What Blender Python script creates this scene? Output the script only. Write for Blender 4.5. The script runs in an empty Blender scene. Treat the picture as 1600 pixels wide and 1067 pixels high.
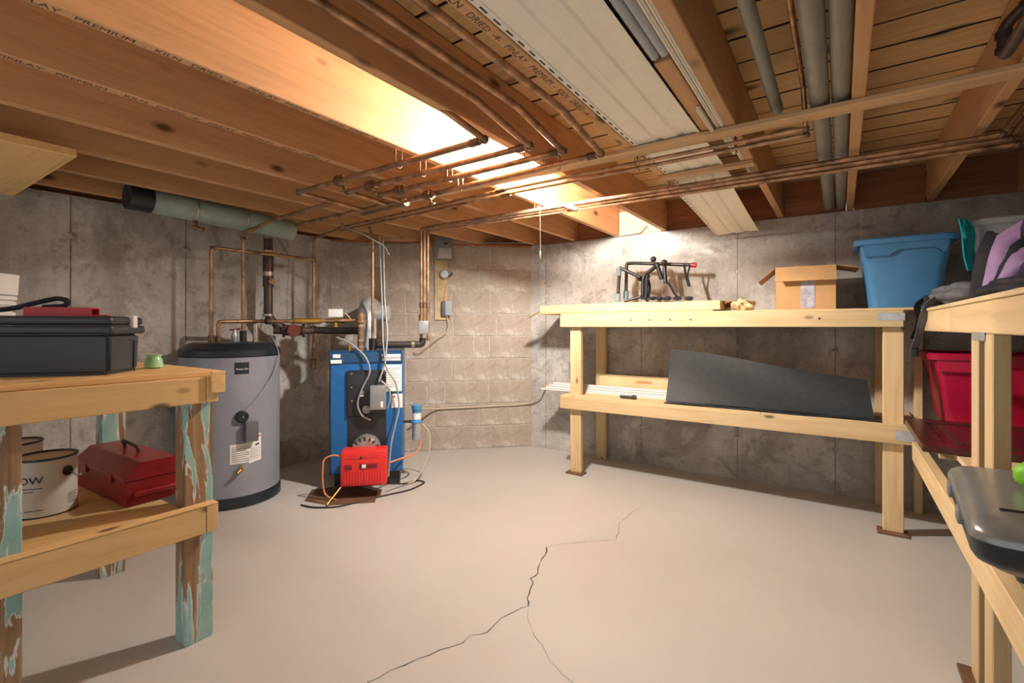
import bpy, bmesh, math, random
from mathutils import Vector, Matrix
random.seed(7)
sc = bpy.context.scene
C = sc.collection

# ------------------------------------------------------------------ camera, world, exposure
CAM_H, FPX, HORIZON, YAW = 1.10, 755.0, 511.0, math.radians(34.25)
cam = bpy.data.cameras.new('camera'); camo = bpy.data.objects.new('camera', cam); C.objects.link(camo)
cam.sensor_width = 36.0; cam.lens = FPX / 1600 * 36; cam.shift_y = (HORIZON - 533.5) / 1600
cam.clip_start = 0.02
camo.location = (0, 0, CAM_H); camo.rotation_euler = (math.pi / 2, 0, YAW)
sc.camera = camo
w = bpy.data.worlds.new('world'); sc.world = w; w.use_nodes = True
w.node_tree.nodes['Background'].inputs[0].default_value = (0.98, 0.98, 1.0, 1)
w.node_tree.nodes['Background'].inputs[1].default_value = 0.9
BULB_E = 3150.0
sc.view_settings.view_transform = 'Standard'; sc.view_settings.look = 'None'
sc.view_settings.exposure = 0.0; sc.view_settings.gamma = 1.0
sc.view_settings.use_curve_mapping = False

# ------------------------------------------------------------------ surveying: sight line -> point on a known plane
Fv = Vector((-math.sin(YAW), math.cos(YAW), 0)); Rv = Vector((math.cos(YAW), math.sin(YAW), 0))
def sight(px, py):
    return Fv + Rv * ((px - 800) / FPX) + Vector((0, 0, (HORIZON - py) / FPX))
O = Vector((0, 0, CAM_H))
def at_z(px, py, h):
    d = sight(px, py); return O + d * ((h - CAM_H) / d.z)
def at_x(px, py, X):
    d = sight(px, py); return O + d * (X / d.x)
def at_y(px, py, Y):
    d = sight(px, py); return O + d * (Y / d.y)
DIAG = 6.17                                   # the block wall is the plane Y - X = DIAG
def at_diag(px, py, off=0.0):
    d = sight(px, py); return O + d * ((DIAG - off * math.sqrt(2)) / (d.y - d.x))

# ------------------------------------------------------------------ materials
def lin(c):
    if isinstance(c, str):
        c = c.lstrip('#'); c = [int(c[i:i + 2], 16) / 255 for i in (0, 2, 4)]
        c = [(v / 12.92 if v <= 0.04045 else ((v + 0.055) / 1.055) ** 2.4) for v in c]
    return (c[0], c[1], c[2], 1.0)
class NT:
    def __init__(s, name):
        s.m = bpy.data.materials.new(name); s.m.use_nodes = True; s.t = s.m.node_tree
        s.b = s.t.nodes['Principled BSDF']
    def n(s, typ, **kw):
        x = s.t.nodes.new(typ)
        for k, v in kw.items(): setattr(x, k, v)
        return x
    def l(s, a, b): s.t.links.new(a, b)
    def coord(s, scale=(1, 1, 1), rnd=True, kind='Object'):
        tc = s.n('ShaderNodeTexCoord'); mp = s.n('ShaderNodeMapping')
        s.l(tc.outputs[kind], mp.inputs[0]); mp.inputs['Scale'].default_value = scale
        if rnd:
            oi = s.n('ShaderNodeObjectInfo'); mu = s.n('ShaderNodeVectorMath', operation='SCALE')
            cb = s.n('ShaderNodeCombineXYZ')
            for i in range(3): s.l(oi.outputs['Random'], cb.inputs[i])
            s.l(cb.outputs[0], mu.inputs[0]); mu.inputs['Scale'].default_value = 37.0
            s.l(mu.outputs[0], mp.inputs['Location'])
        return mp.outputs[0]
    def noise(s, vec, scale, detail=4, rough=0.55, dist=0.0):
        x = s.n('ShaderNodeTexNoise'); s.l(vec, x.inputs['Vector'])
        x.inputs['Scale'].default_value = scale; x.inputs['Detail'].default_value = detail
        x.inputs['Roughness'].default_value = rough; x.inputs['Distortion'].default_value = dist
        return x.outputs[0]
    def ramp(s, fac, stops):
        x = s.n('ShaderNodeValToRGB'); s.l(fac, x.inputs[0]); e = x.color_ramp.elements
        while len(e) < len(stops): e.new(0.5)
        for i, (p, c) in enumerate(stops):
            e[i].position = p; e[i].color = lin(c) if not isinstance(c, (int, float)) else (c, c, c, 1)
        return x.outputs[0]
    def mix(s, fac, a, b, mode='MIX'):
        x = s.n('ShaderNodeMix', data_type='RGBA', blend_type=mode)
        if isinstance(fac, (int, float)): x.inputs[0].default_value = fac
        else: s.l(fac, x.inputs[0])
        for v, i in ((a, 6), (b, 7)):
            if isinstance(v, (str, tuple, list)): x.inputs[i].default_value = lin(v)
            else: s.l(v, x.inputs[i])
        return x.outputs[2]
    def bump(s, h, strength=0.2, dist=0.01):
        x = s.n('ShaderNodeBump'); s.l(h, x.inputs['Height'])
        x.inputs['Strength'].default_value = strength; x.inputs['Distance'].default_value = dist
        s.l(x.outputs[0], s.b.inputs['Normal'])
    def fin(s, col, rough=0.5, metal=0.0):
        if isinstance(col, (str, tuple, list)): s.b.inputs['Base Color'].default_value = lin(col)
        else: s.l(col, s.b.inputs['Base Color'])
        if isinstance(rough, (int, float)): s.b.inputs['Roughness'].default_value = rough
        else: s.l(rough, s.b.inputs['Roughness'])
        s.b.inputs['Metallic'].default_value = metal
        return s.m

def plain(name, col, rough=0.5, metal=0.0, var=0.12, scale=14, bump=0.0):
    t = NT(name); v = t.coord(); n = t.noise(v, scale, 5)
    c = lin(col); dk = tuple(x * (1 - 2 * var) for x in c[:3]); lt = tuple(min(1, x * (1 + var)) for x in c[:3])
    col2 = t.ramp(n, [(0.3, dk), (0.7, lt)])
    if bump: t.bump(n, bump, 0.004)
    return t.fin(col2, rough, metal)

def wood(name, light, mid, dark, axis=0, knots=True, rough=0.6, knot_d=0.16, grain=1.0):
    t = NT(name)
    sc3 = [13.0 * grain] * 3; sc3[axis] = 0.9
    v = t.coord(tuple(sc3)); n = t.noise(v, 1.6, 6, 0.6, 1.2)
    col = t.ramp(n, [(0.28, dark), (0.5, mid), (0.72, light)])
    f = [70.0] * 3; f[axis] = 2.5
    v2 = t.coord(tuple(f)); n2 = t.noise(v2, 1.0, 3)
    col = t.mix(0.35, col, t.ramp(n2, [(0.3, mid), (0.7, light)]), 'MIX')
    oi = t.n('ShaderNodeObjectInfo'); hv = t.n('ShaderNodeHueSaturation')
    ma = t.n('ShaderNodeMapRange'); t.l(oi.outputs['Random'], ma.inputs[0])
    ma.inputs[3].default_value = 0.82; ma.inputs[4].default_value = 1.1
    t.l(ma.outputs[0], hv.inputs['Value']); t.l(col, hv.inputs['Color']); col = hv.outputs[0]
    if knots:
        ks = [7.0] * 3; ks[axis] = 3.2
        v3 = t.coord(tuple(ks)); vo = t.n('ShaderNodeTexVoronoi'); t.l(v3, vo.inputs['Vector']); vo.inputs['Scale'].default_value = 1.0
        k = t.ramp(vo.outputs['Distance'], [(knot_d * 0.45, 1.0), (knot_d, 0.0)])
        col = t.mix(k, col, tuple(x * 0.28 for x in lin(dark)[:3]), 'MIX')
    t.bump(n2, 0.15, 0.002)
    return t.fin(col, rough)

W_JOIST = wood('joist_fir', '#d8aa7a', '#ca9c6c', '#ad8156', 1, knot_d=.17)
W_STRAP = wood('strapping_pine', '#dcb88c', '#cca678', '#a5825c', 0, knot_d=.1)
W_DECKB = wood('subfloor_pine', '#e6c38e', '#dab27a', '#b8925e', 0, knot_d=0.25)
M_UNDER_SHADE = plain('underlay_groove_shade', '#2c1d12', 0.95)
W_RIM = wood('rim_plywood', '#b87a50', '#a0643e', '#7a4528', 0, knots=False)
W_PX = wood('pine_x', '#dfc79c', '#d4b888', '#bd9b6a', 0, knot_d=0.12)
W_PY = wood('pine_y', '#dfc79c', '#d4b888', '#bd9b6a', 1, knot_d=0.12)
W_PZ = wood('pine_z', '#dfc79c', '#d4b888', '#bd9b6a', 2, knot_d=0.12)
W_BX = wood('bench_pine_x', '#e8c48c', '#dfb87c', '#c49a60', 0, knot_d=0.12)
W_BY = wood('bench_pine_y', '#e8c48c', '#dfb87c', '#c49a60', 1, knot_d=0.12)
W_DOOR = wood('mahogany', '#5a2b2a', '#4a2021', '#331516', 1, knots=False, rough=0.25)
W_BROWN = wood('brown_sheet', '#7d5e46', '#6a4c37', '#523725', 0, knots=False)

def chipped(name):
    t = NT(name)
    v = t.coord((16, 16, 3.2)); n = t.noise(v, 0.9, 5, 0.6, 0.8)
    m = t.ramp(n, [(0.50, 0.0), (0.515, 1.0)])
    vw = t.coord((22, 22, 1.0)); nw = t.noise(vw, 1.5, 6, 0.6, 1.0)
    wd = t.ramp(nw, [(0.3, '#6d5440'), (0.55, '#9a7a58'), (0.75, '#b39672')])
    vp = t.coord((5, 5, 5)); np_ = t.noise(vp, 2.0, 4)
    pt = t.ramp(np_, [(0.3, '#7fa8a5'), (0.7, '#9dc4bf')])
    edge = t.ramp(n, [(0.478, 0.0), (0.5, 1.0), (0.52, 0.0)])
    col = t.mix(m, pt, wd); col = t.mix(edge, col, '#d4d6cf')
    t.bump(n, 0.3, 0.004)
    return t.fin(col, 0.6)
M_CHIP = chipped('chipped_teal_paint')

def concrete(name, base, dark, light, patch, z_fade=True):
    t = NT(name); v = t.coord((1, 1, 1), rnd=False)
    a = t.noise(v, 1.5, 8, 0.62, 0.4); b = t.noise(v, 5.0, 6, 0.65); c = t.noise(v, 40, 4, 0.6)
    col = t.ramp(a, [(0.32, dark), (0.5, base), (0.68, light)])
    col = t.mix(t.ramp(b, [(0.42, 0.0), (0.72, 0.7)]), col, patch)
    vs = t.coord((3.5, 3.5, 0.5), rnd=False); st = t.noise(vs, 1.2, 6, 0.6)
    col = t.mix(t.ramp(st, [(0.52, 0.0), (0.7, 0.55)]), col, dark)
    col = t.mix(t.ramp(c, [(0.35, 0.35), (0.5, 0.0)]), col, dark)
    col = t.mix(t.ramp(c, [(0.6, 0.0), (0.75, 0.5)]), col, light)
    e = t.noise(v, 2.6, 9, 0.72, 0.8)
    col = t.mix(t.ramp(e, [(0.53, 0.0), (0.64, 0.75)]), col, '#d2cec7')
    g2 = t.noise(v, 3.3, 8, 0.7, 1.0)
    col = t.mix(t.ramp(g2, [(0.36, 0.7), (0.46, 0.0)]), col, dark)
    g3 = t.noise(v, 14, 6, 0.7)
    col = t.mix(t.ramp(g3, [(0.36, 0.55), (0.45, 0.0)]), col, dark)
    t.bump(c, 0.35, 0.006)
    return t.fin(col, 0.9)
M_CONC = concrete('poured_concrete', '#bdb8b0', '#8a8279', '#d6d2cb', '#9e9891')
M_BLOCK = concrete('concrete_block', '#b5a99b', '#998c7e', '#c4bbae', '#a89c8f')
M_MORTAR = plain('mortar', '#c2b9ac', 0.95, var=0.15, scale=30, bump=0.4)
def floor_mat():
    t = NT('painted_floor'); v = t.coord((1, 1, 1), rnd=False)
    a = t.noise(v, 0.9, 4); b = t.noise(v, 25, 3); g = t.noise(v, 160, 2)
    col = t.ramp(a, [(0.3, '#bab6b0'), (0.7, '#c5c1bb')])
    t.bump(g, 0.06, 0.003)
    return t.fin(col, t.ramp(b, [(0.3, 0.38), (0.7, 0.5)]))
M_FLOOR = floor_mat()
M_CRACK = plain('crack_dark', '#4a4038', 0.95)
M_SEAM = plain('form_seam', '#8d8276', 0.95, var=0.3, scale=20)
M_TIE = plain('tie_patch', '#b9b2a8', 0.95, var=0.3, scale=40, bump=0.5)
M_COPPER = plain('copper', '#b78f6c', 0.36, 0.65, var=0.3, scale=18)
M_COPPER_D = plain('aged_copper', '#82654f', 0.42, 0.6, var=0.3, scale=18)
M_SOLDER = plain('solder', '#c7b7a6', 0.35, 0.8, var=0.2)
M_BRASS = plain('brass', '#c19a4c', 0.35, 0.8, var=0.2)
M_BRONZE = plain('valve_bronze', '#96785c', 0.4, 0.7, var=0.3, scale=30)
M_IRON = plain('black_iron', '#3d3532', 0.5, 0.3, var=0.25)
M_STACK = plain('brown_drain', '#54423c', 0.4, 0.3, var=0.25)
M_MAROON = plain('maroon_pump', '#6c2f27', 0.45, 0.1, var=0.2)
M_GALV = plain('galvanised', '#b9bbbd', 0.35, 0.35, var=0.15, scale=25)
M_GALVP = plain('galvanised_plate', '#c3c8cc', 0.35, 0.6, var=0.1, scale=25)
M_PVC = plain('grey_conduit', '#8b8a80', 0.4, var=0.06)
M_TEALP = plain('pale_green_drain', '#9fb3a8', 0.4, var=0.1)
M_NAVY = plain('navy_rubber', '#1f2730', 0.4, var=0.15)
M_TANK = plain('tank_grey', '#8d929d', 0.35, 0.1, var=0.03)
M_BLKPL = plain('black_plastic', '#22272d', 0.38, var=0.1)
M_BLKMAT = plain('black_mat', '#1d2226', 0.5, var=0.2, scale=30, bump=0.1)
M_CASE = plain('case_plastic', '#363c43', 0.42, var=0.06)
M_GREYPL = plain('grey_plastic', '#5c6268', 0.4, var=0.06)
M_GREYBOX = plain('grey_metal_box', '#8c9092', 0.4, 0.3, var=0.06)
M_WHITE = plain('white_plastic', '#e8e6e0', 0.4, var=0.03)
M_PAPER = plain('white_paper', '#efece6', 0.7, var=0.03)
M_INK = plain('ink', '#3a3634', 0.7)
M_INK2 = plain('stamp_ink', '#5f4630', 0.8)
M_REDP = plain('red_print', '#c04038', 0.7)
M_BLUE = plain('boiler_blue', '#1a61a0', 0.3, 0.0, var=0.06)
M_BLUED = plain('boiler_dark_blue', '#23486c', 0.35, 0.0, var=0.06)
M_CHAR = plain('charcoal_enamel', '#2a2b2e', 0.35, var=0.15)
M_RED = plain('burner_red', '#e2322e', 0.35, var=0.05)
M_REDD = plain('dark_red', '#7c1c22', 0.4)
M_TOOLRED = plain('toolbox_red', '#8e2226', 0.3, 0.1, var=0.15)
M_REDPL = plain('red_plastic', '#c01628', 0.35, var=0.06)
M_TOTER = plain('crimson_tote', '#b5173f', 0.32, var=0.05)
M_TOTEB = plain('blue_tote', '#4b86b4', 0.35, var=0.05)
M_ALU = plain('cast_aluminium', '#a8a49e', 0.45, 0.6, var=0.2)
M_CARD = plain('cardboard', '#c69a68', 0.8, var=0.07, scale=8)
M_CARDL = plain('pale_cardboard', '#d8b98a', 0.8, var=0.08, scale=8)
M_CARDD = plain('cardboard_side', '#b88a5a', 0.85, var=0.08)
M_TAPE = plain('packing_tape', '#b9b6bd', 0.2, var=0.2, scale=40)
M_SOFFIT = plain('cream_vinyl', '#f2ecda', 0.45, var=0.02)
M_SLOT = plain('slot_dark', '#4a4030', 0.8)
M_TRIMW = plain('white_trim', '#e6ddca', 0.45, var=0.03)
M_CORD = plain('grey_cable', '#94928e', 0.5, var=0.05)
M_CORDB = plain('beige_cable', '#cbbba0', 0.5, var=0.05)
M_CORDW = plain('white_cord', '#efece4', 0.5, var=0.03)
M_ORANGE = plain('orange_line', '#d98a5c', 0.4, var=0.05)
M_PLYB = plain('backing_board', '#cfb68c', 0.75, var=0.15, scale=10)
M_CAN = plain('can_label', '#cfc6bb', 0.45, var=0.03)
M_TEALC = plain('teal_cloth', '#25c4d0', 0.8, var=0.1)
M_PURPLE = plain('purple_nylon', '#a687b4', 0.7, var=0.1, scale=20, bump=0.3)
M_FABRIC = plain('charcoal_webbing', '#6a6d72', 0.85, var=0.2, scale=30, bump=0.3)
M_BLKFAB = plain('black_fabric', '#22232b', 0.85, var=0.2, scale=30, bump=0.3)
M_LIME = plain('lime_plastic', '#86d42c', 0.5, var=0.1)
M_SILVER = plain('silver_plastic', '#8f9290', 0.25, 0.35, var=0.04)
M_GRIP = plain('grey_foam_grip', '#6f8287', 0.8, var=0.08)
M_INS = plain('pink_board', '#e6b49a', 0.8, var=0.06)
def glassy(name, col, alpha=0.35, rough=0.15):
    t = NT(name); t.fin(plain_col(col), rough); t.b.inputs['Alpha'].default_value = alpha; return t.m
def plain_col(c): return lin(c)[:3]
M_CLEAR = glassy('clear_plastic', '#d9e2e6', 0.35)
M_TUBE = glassy('clear_tube', '#d6dade', 0.6, 0.1)
M_GREENT = glassy('green_translucent', '#b5f0bd', 0.8)
def emit(name, col, e):
    t = NT(name); t.fin(plain_col(col), 0.3); t.b.inputs['Emission Color'].default_value = lin(col)
    t.b.inputs['Emission Strength'].default_value = e; return t.m
M_BULB = emit('lit_bulb', (1.0, 0.965, 0.92), BULB_E)

# ------------------------------------------------------------------ mesh helpers
def wmat(o):
    if o.parent: return wmat(o.parent) @ o.matrix_parent_inverse @ o.matrix_basis
    return o.matrix_basis.copy()
def put(o, parent, local=False):
    if parent is not None:
        o.parent = parent
        o.matrix_parent_inverse = Matrix.Identity(4) if local else wmat(parent).inverted()
def mk(name, bm, mat, parent=None, loc=(0, 0, 0), rot=None, local=False, smooth=False):
    me = bpy.data.meshes.new(name)
    bmesh.ops.recalc_face_normals(bm, faces=bm.faces[:])
    bm.to_mesh(me); bm.free()
    if smooth is not False:
        ang = math.radians(smooth if smooth is not True else 40)
        for p in me.polygons: p.use_smooth = True
        try: me.set_sharp_from_angle(angle=ang)
        except Exception: pass
    if mat: me.materials.append(mat)
    o = bpy.data.objects.new(name, me); C.objects.link(o)
    o.location = loc
    if rot is not None: o.rotation_euler = rot
    put(o, parent, local)
    return o
def tag(o, label=None, cat=None, group=None, kind=None):
    if label: o['label'] = label
    if cat: o['category'] = cat
    if group: o['group'] = group
    if kind: o['kind'] = kind
    return o
def thing(name, label, cat, loc=(0, 0, 0), rz=0.0, group=None):
    o = bpy.data.objects.new(name, None); C.objects.link(o); o.empty_display_size = 0.05
    o.location = loc; o.rotation_euler = (0, 0, rz)
    return tag(o, label, cat, group)
def bx(bm, x0, x1, y0, y1, z0, z1, m=None):
    vs = [bm.verts.new((x, y, z)) for z in (z0, z1) for y in (y0, y1) for x in (x0, x1)]
    if m is not None:
        for v in vs: v.co = m @ v.co
    fs = [(0, 2, 3, 1), (4, 5, 7, 6), (0, 1, 5, 4), (2, 6, 7, 3), (0, 4, 6, 2), (1, 3, 7, 5)]
    return [bm.faces.new([vs[i] for i in f]) for f in fs]
def board(name, x0, x1, y0, y1, z0, z1, mat, parent=None, bev=0.003, local=False, rot=None):
    """a box whose own origin is its middle, so the grain follows the piece"""
    bm = bmesh.new(); hx, hy, hz = (x1 - x0) / 2, (y1 - y0) / 2, (z1 - z0) / 2
    bx(bm, -hx, hx, -hy, hy, -hz, hz)
    if bev: bmesh.ops.bevel(bm, geom=bm.edges[:], offset=min(bev, hx * .4, hy * .4, hz * .4), segments=1, affect='EDGES')
    return mk(name, bm, mat, parent, ((x0 + x1) / 2, (y0 + y1) / 2, (z0 + z1) / 2), rot, local)
def rbox(name, x0, x1, y0, y1, z0, z1, mat, parent=None, r=0.01, seg=3, local=True, rot=None, loc=None):
    bm = bmesh.new(); cx, cy, cz = (x0 + x1) / 2, (y0 + y1) / 2, (z0 + z1) / 2
    bx(bm, x0 - cx, x1 - cx, y0 - cy, y1 - cy, z0 - cz, z1 - cz)
    bmesh.ops.bevel(bm, geom=bm.edges[:], offset=r, segments=seg, affect='EDGES', profile=0.5)
    return mk(name, bm, mat, parent, loc or (cx, cy, cz), rot, local, smooth=35)
def fillet(pts, r):
    pts = [Vector(p) for p in pts]
    if r <= 0 or len(pts) < 3: return pts
    out = [pts[0]]
    for a, b, c in zip(pts, pts[1:], pts[2:]):
        u = (a - b); v = (c - b); lu, lv = u.length, v.length
        if lu < 1e-6 or lv < 1e-6: continue
        u /= lu; v /= lv; k = min(r, lu * .45, lv * .45)
        p, q = b + u * k, b + v * k
        n = 5
        for i in range(n + 1):
            t = i / n; out.append(p * (1 - t) ** 2 + b * 2 * t * (1 - t) + q * t * t)
    out.append(pts[-1]); return out
def tube(bm, pts, r, seg=10, fl=0.0, cap=True):
    pts = fillet(pts, fl); rr = r if isinstance(r, (list, tuple)) else [r] * len(pts)
    t0 = (pts[1] - pts[0]).normalized()
    up = Vector((0, 0, 1)) if abs(t0.z) < .9 else Vector((1, 0, 0))
    nrm = t0.cross(up).normalized(); rings = []; prev = t0
    for i, p in enumerate(pts):
        t = (pts[min(i + 1, len(pts) - 1)] - pts[max(i - 1, 0)])
        t = t.normalized() if t.length > 1e-9 else prev
        ax = prev.cross(t)
        if ax.length > 1e-6: nrm = Matrix.Rotation(prev.angle(t), 3, ax) @ nrm
        prev = t; bn = t.cross(nrm).normalized(); nrm = bn.cross(t).normalized()
        rings.append([bm.verts.new(p + (nrm * math.cos(2 * math.pi * k / seg) + bn * math.sin(2 * math.pi * k / seg)) * rr[i]) for k in range(seg)])
    for a, b in zip(rings, rings[1:]):
        for k in range(seg): bm.faces.new((a[k], a[(k + 1) % seg], b[(k + 1) % seg], b[k]))
    if cap: bm.faces.new(rings[0]); bm.faces.new(rings[-1])
def tubeo(name, pts, r, mat, parent=None, seg=10, fl=0.0, local=False):
    bm = bmesh.new(); tube(bm, pts, r, seg, fl); return mk(name, bm, mat, parent, local=local, smooth=50)
def lathe(bm, prof, seg=24, c=(0, 0, 0), m=None):
    rings = []
    for r, z in prof:
        rings.append([bm.verts.new((c[0] + max(r, 1e-4) * math.cos(2 * math.pi * k / seg), c[1] + max(r, 1e-4) * math.sin(2 * math.pi * k / seg), c[2] + z)) for k in range(seg)])
    if m is not None:
        for rg in rings:
            for v in rg: v.co = m @ v.co
    for a, b in zip(rings, rings[1:]):
        for k in range(seg): bm.faces.new((a[k], a[(k + 1) % seg], b[(k + 1) % seg], b[k]))
    bm.faces.new(rings[0][::-1]); bm.faces.new(rings[-1])
def latheo(name, prof, mat, parent=None, seg=28, loc=(0, 0, 0), rot=None, local=False, smooth=40):
    bm = bmesh.new(); lathe(bm, prof, seg); return mk(name, bm, mat, parent, loc, rot, local, smooth)
def prism(name, poly, axis, a0, a1, mat, parent=None, local=True, bev=0, smooth=False):
    """poly: 2-D outline in the plane across AXIS (x: (y,z); y: (x,z); z: (x,y))"""
    bm = bmesh.new()
    def P(u, v, a): return ((a, u, v), (u, a, v), (u, v, a))[axis]
    A = [bm.verts.new(P(u, v, a0)) for u, v in poly]; B = [bm.verts.new(P(u, v, a1)) for u, v in poly]
    bm.faces.new(A); bm.faces.new(B[::-1]); n = len(poly)
    for i in range(n): bm.faces.new((A[i], B[i], B[(i + 1) % n], A[(i + 1) % n]))
    if bev: bmesh.ops.bevel(bm, geom=bm.edges[:], offset=bev, segments=2, affect='EDGES')
    return mk(name, bm, mat, parent, local=local, smooth=smooth)
def sheet(name, rows, thick, mat, parent=None, local=False, smooth=50, kind=None):
    """a grid of points given real thickness"""
    bm = bmesh.new(); G = [[bm.verts.new(p) for p in r] for r in rows]
    for a, b in zip(G, G[1:]):
        for i in range(len(a) - 1): bm.faces.new((a[i], a[i + 1], b[i + 1], b[i]))
    bmesh.ops.recalc_face_normals(bm, faces=bm.faces[:])
    bmesh.ops.solidify(bm, geom=bm.faces[:], thickness=thick)
    return mk(name, bm, mat, parent, local=local, smooth=smooth)
def text(name, s, size, mat, parent, m, depth=0.0004, local=True, align='CENTER'):
    cu = bpy.data.curves.new(name, 'FONT'); cu.body = s; cu.size = size; cu.extrude = depth
    cu.align_x = align; cu.align_y = 'CENTER'; cu.resolution_u = 2
    t = bpy.data.objects.new(name, cu); C.objects.link(t)
    me = bpy.data.meshes.new_from_object(t.evaluated_get(bpy.context.evaluated_depsgraph_get()))
    bpy.data.objects.remove(t); me.materials.clear(); me.materials.append(mat)
    o = bpy.data.objects.new(name, me); C.objects.link(o); put(o, parent, local); o.matrix_basis = m
    return o
def basis(x, y, z, o):
    m = Matrix.Identity(4)
    for i in range(3): m[i][0], m[i][1], m[i][2], m[i][3] = x[i], y[i], z[i], o[i]
    return m

# ------------------------------------------------------------------ the room
XL, YB, XR, YN, JH = -3.62, 3.80, 1.08, -1.0, 1.855      # left wall, back wall, right wall, open end, joist underside
fl = mk('floor', (lambda b: (bx(b, XL - .2, XR + .2, YN, YB + .2, -0.1, 0), b)[1])(bmesh.new()), M_FLOOR)
tag(fl, 'pale beige painted concrete floor with a long jagged crack', kind='structure')
def crack(pts, wd):
    P = [at_z(x, y, 0) for x, y in pts]; Q = []
    for a, b in zip(P, P[1:]):
        n = max(2, int((b - a).length / 0.035))
        for i in range(n):
            t = i / n; d = (b - a).normalized(); s = Vector((-d.y, d.x, 0))
            Q.append(a.lerp(b, t) + s * random.uniform(-.005, .005))
    Q.append(P[-1]); L, Rr = [], []
    for i, q in enumerate(Q):
        d = (Q[min(i + 1, len(Q) - 1)] - Q[max(i - 1, 0)]).normalized(); s = Vector((-d.y, d.x, 0)); k = wd * random.uniform(.35, 1.5) / 2
        if i == len(Q) - 1: k *= .2
        L.append(q + s * k + Vector((0, 0, .0006))); Rr.append(q - s * k + Vector((0, 0, .0006)))
    bm = bmesh.new(); a = [bm.verts.new(p) for p in L]; b = [bm.verts.new(p) for p in Rr]
    for i in range(len(a) - 1): bm.faces.new((a[i], a[i + 1], b[i + 1], b[i]))
    return mk('crack', bm, M_CRACK, fl)
crack([(560, 1078), (576, 1066), (607, 1049), (632, 1038), (688, 1015), (722, 1004), (735, 993), (760, 988), (785, 966), (804, 955), (826, 947)], .0038)
crack([(826, 947), (824, 935), (833, 913), (830, 904), (840, 896), (843, 879), (855, 860), (854, 853)], .005)
crack([(855, 856), (868, 851), (916, 846), (963, 843), (968, 819), (986, 801), (1002, 793)], .0022)
crack([(826, 947), (826, 966), (836, 994), (849, 1007), (860, 1032), (891, 1065), (905, 1085)], .0016)

wl = board('wall_left', XL - .2, XL, YN, 2.66, 0, 1.85, M_CONC, None, 0); tag(wl, 'stained poured concrete wall behind the water heater', kind='structure')
wb = board('wall_back', -2.48, XR + .2, YB, YB + .2, 0, 1.85, M_CONC, None, 0); tag(wb, 'stained poured concrete wall behind the long shelf', kind='structure')
wr = board('wall_right', XR, XR + .2, YN, YB, 0, 1.85, M_CONC, None, 0); tag(wr, 'concrete wall behind the right-hand bench', kind='structure')
def seam_left(px):
    y = at_x(px, 511, XL).y
    board('form_seam', XL - .004, XL + .004, y - .003, y + .003, 0, 1.84, M_SEAM, wl, 0.002)
    for h in (.35, .98, 1.62):
        bm = bmesh.new(); bmesh.ops.create_icosphere(bm, subdivisions=2, radius=.03)
        for v in bm.verts: v.co = Vector((v.co.x * .25, v.co.y * 1.1, v.co.z * .6)) * (1 + random.uniform(-.25, .25))
        mk('tie_patch', bm, M_TIE, wl, (XL + .001, y, h), smooth=60)
for px in (110, 290): seam_left(px)
def seam_back(px):
    x = at_y(px, 511, YB).x
    board('form_seam', x - .002, x + .002, YB - .002, YB + .004, 0, 1.84, M_SEAM, wb, 0.0015)
    for h in (.3, .95, 1.5):
        bm = bmesh.new(); bmesh.ops.create_icosphere(bm, subdivisions=2, radius=.025)
        for v in bm.verts: v.co = Vector((v.co.x * .8, v.co.y * .2, v.co.z * .6)) * (1 + random.uniform(-.25, .25))
        mk('tie_patch', bm, M_TIE, wb, (x, YB - .001, h), smooth=60)
for px in (853, 1002, 1152, 1305): seam_back(px)

# diagonal block wall, every block a piece with recessed mortar
P1 = Vector((YB - DIAG, YB, 0)); dR = Vector((math.sqrt(.5), math.sqrt(.5), 0)); dB = Vector((-math.sqrt(.5), math.sqrt(.5), 0))
LEN = (P1 - Vector((XL, XL + DIAG, 0))).length
mW = basis(-dR, -dB, Vector((0, 0, 1)), P1)            # local x: from right end to left, y: towards the room
bm = bmesh.new(); bx(bm, -.02, LEN + .02, -.2, -.004, 0, 1.85)
for v in bm.verts: v.co = mW @ v.co
wc = mk('wall_corner', bm, M_MORTAR); tag(wc, 'grey concrete block wall cutting the corner diagonally behind the boiler', kind='structure')
rows = [[.377, .52, .935], [.2, .48], [.39, .79, .945], [.2, .318, .52, .727], [.39, .53], [.318, .717], [.381, .73], [.2, .48], [.381]]
CO = .2035
for i, js in enumerate(rows):
    xs = [0.0] + js
    while xs[-1] < LEN - .41: xs.append(xs[-1] + .406)
    xs.append(LEN)
    for a, b in zip(xs, xs[1:]):
        pr = random.uniform(0, .003); bm = bmesh.new()
        hx, hz = (b - a - .009) / 2, (CO - .009) / 2
        bx(bm, -hx, hx, -.05, pr, -hz, hz)
        bmesh.ops.bevel(bm, geom=bm.edges[:], offset=.003, segments=1, affect='EDGES')
        o = mk('block', bm, M_BLOCK); o.matrix_basis = mW @ Matrix.Translation(((a + b) / 2, 0, (i + .5) * CO)); put(o, wc)

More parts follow.
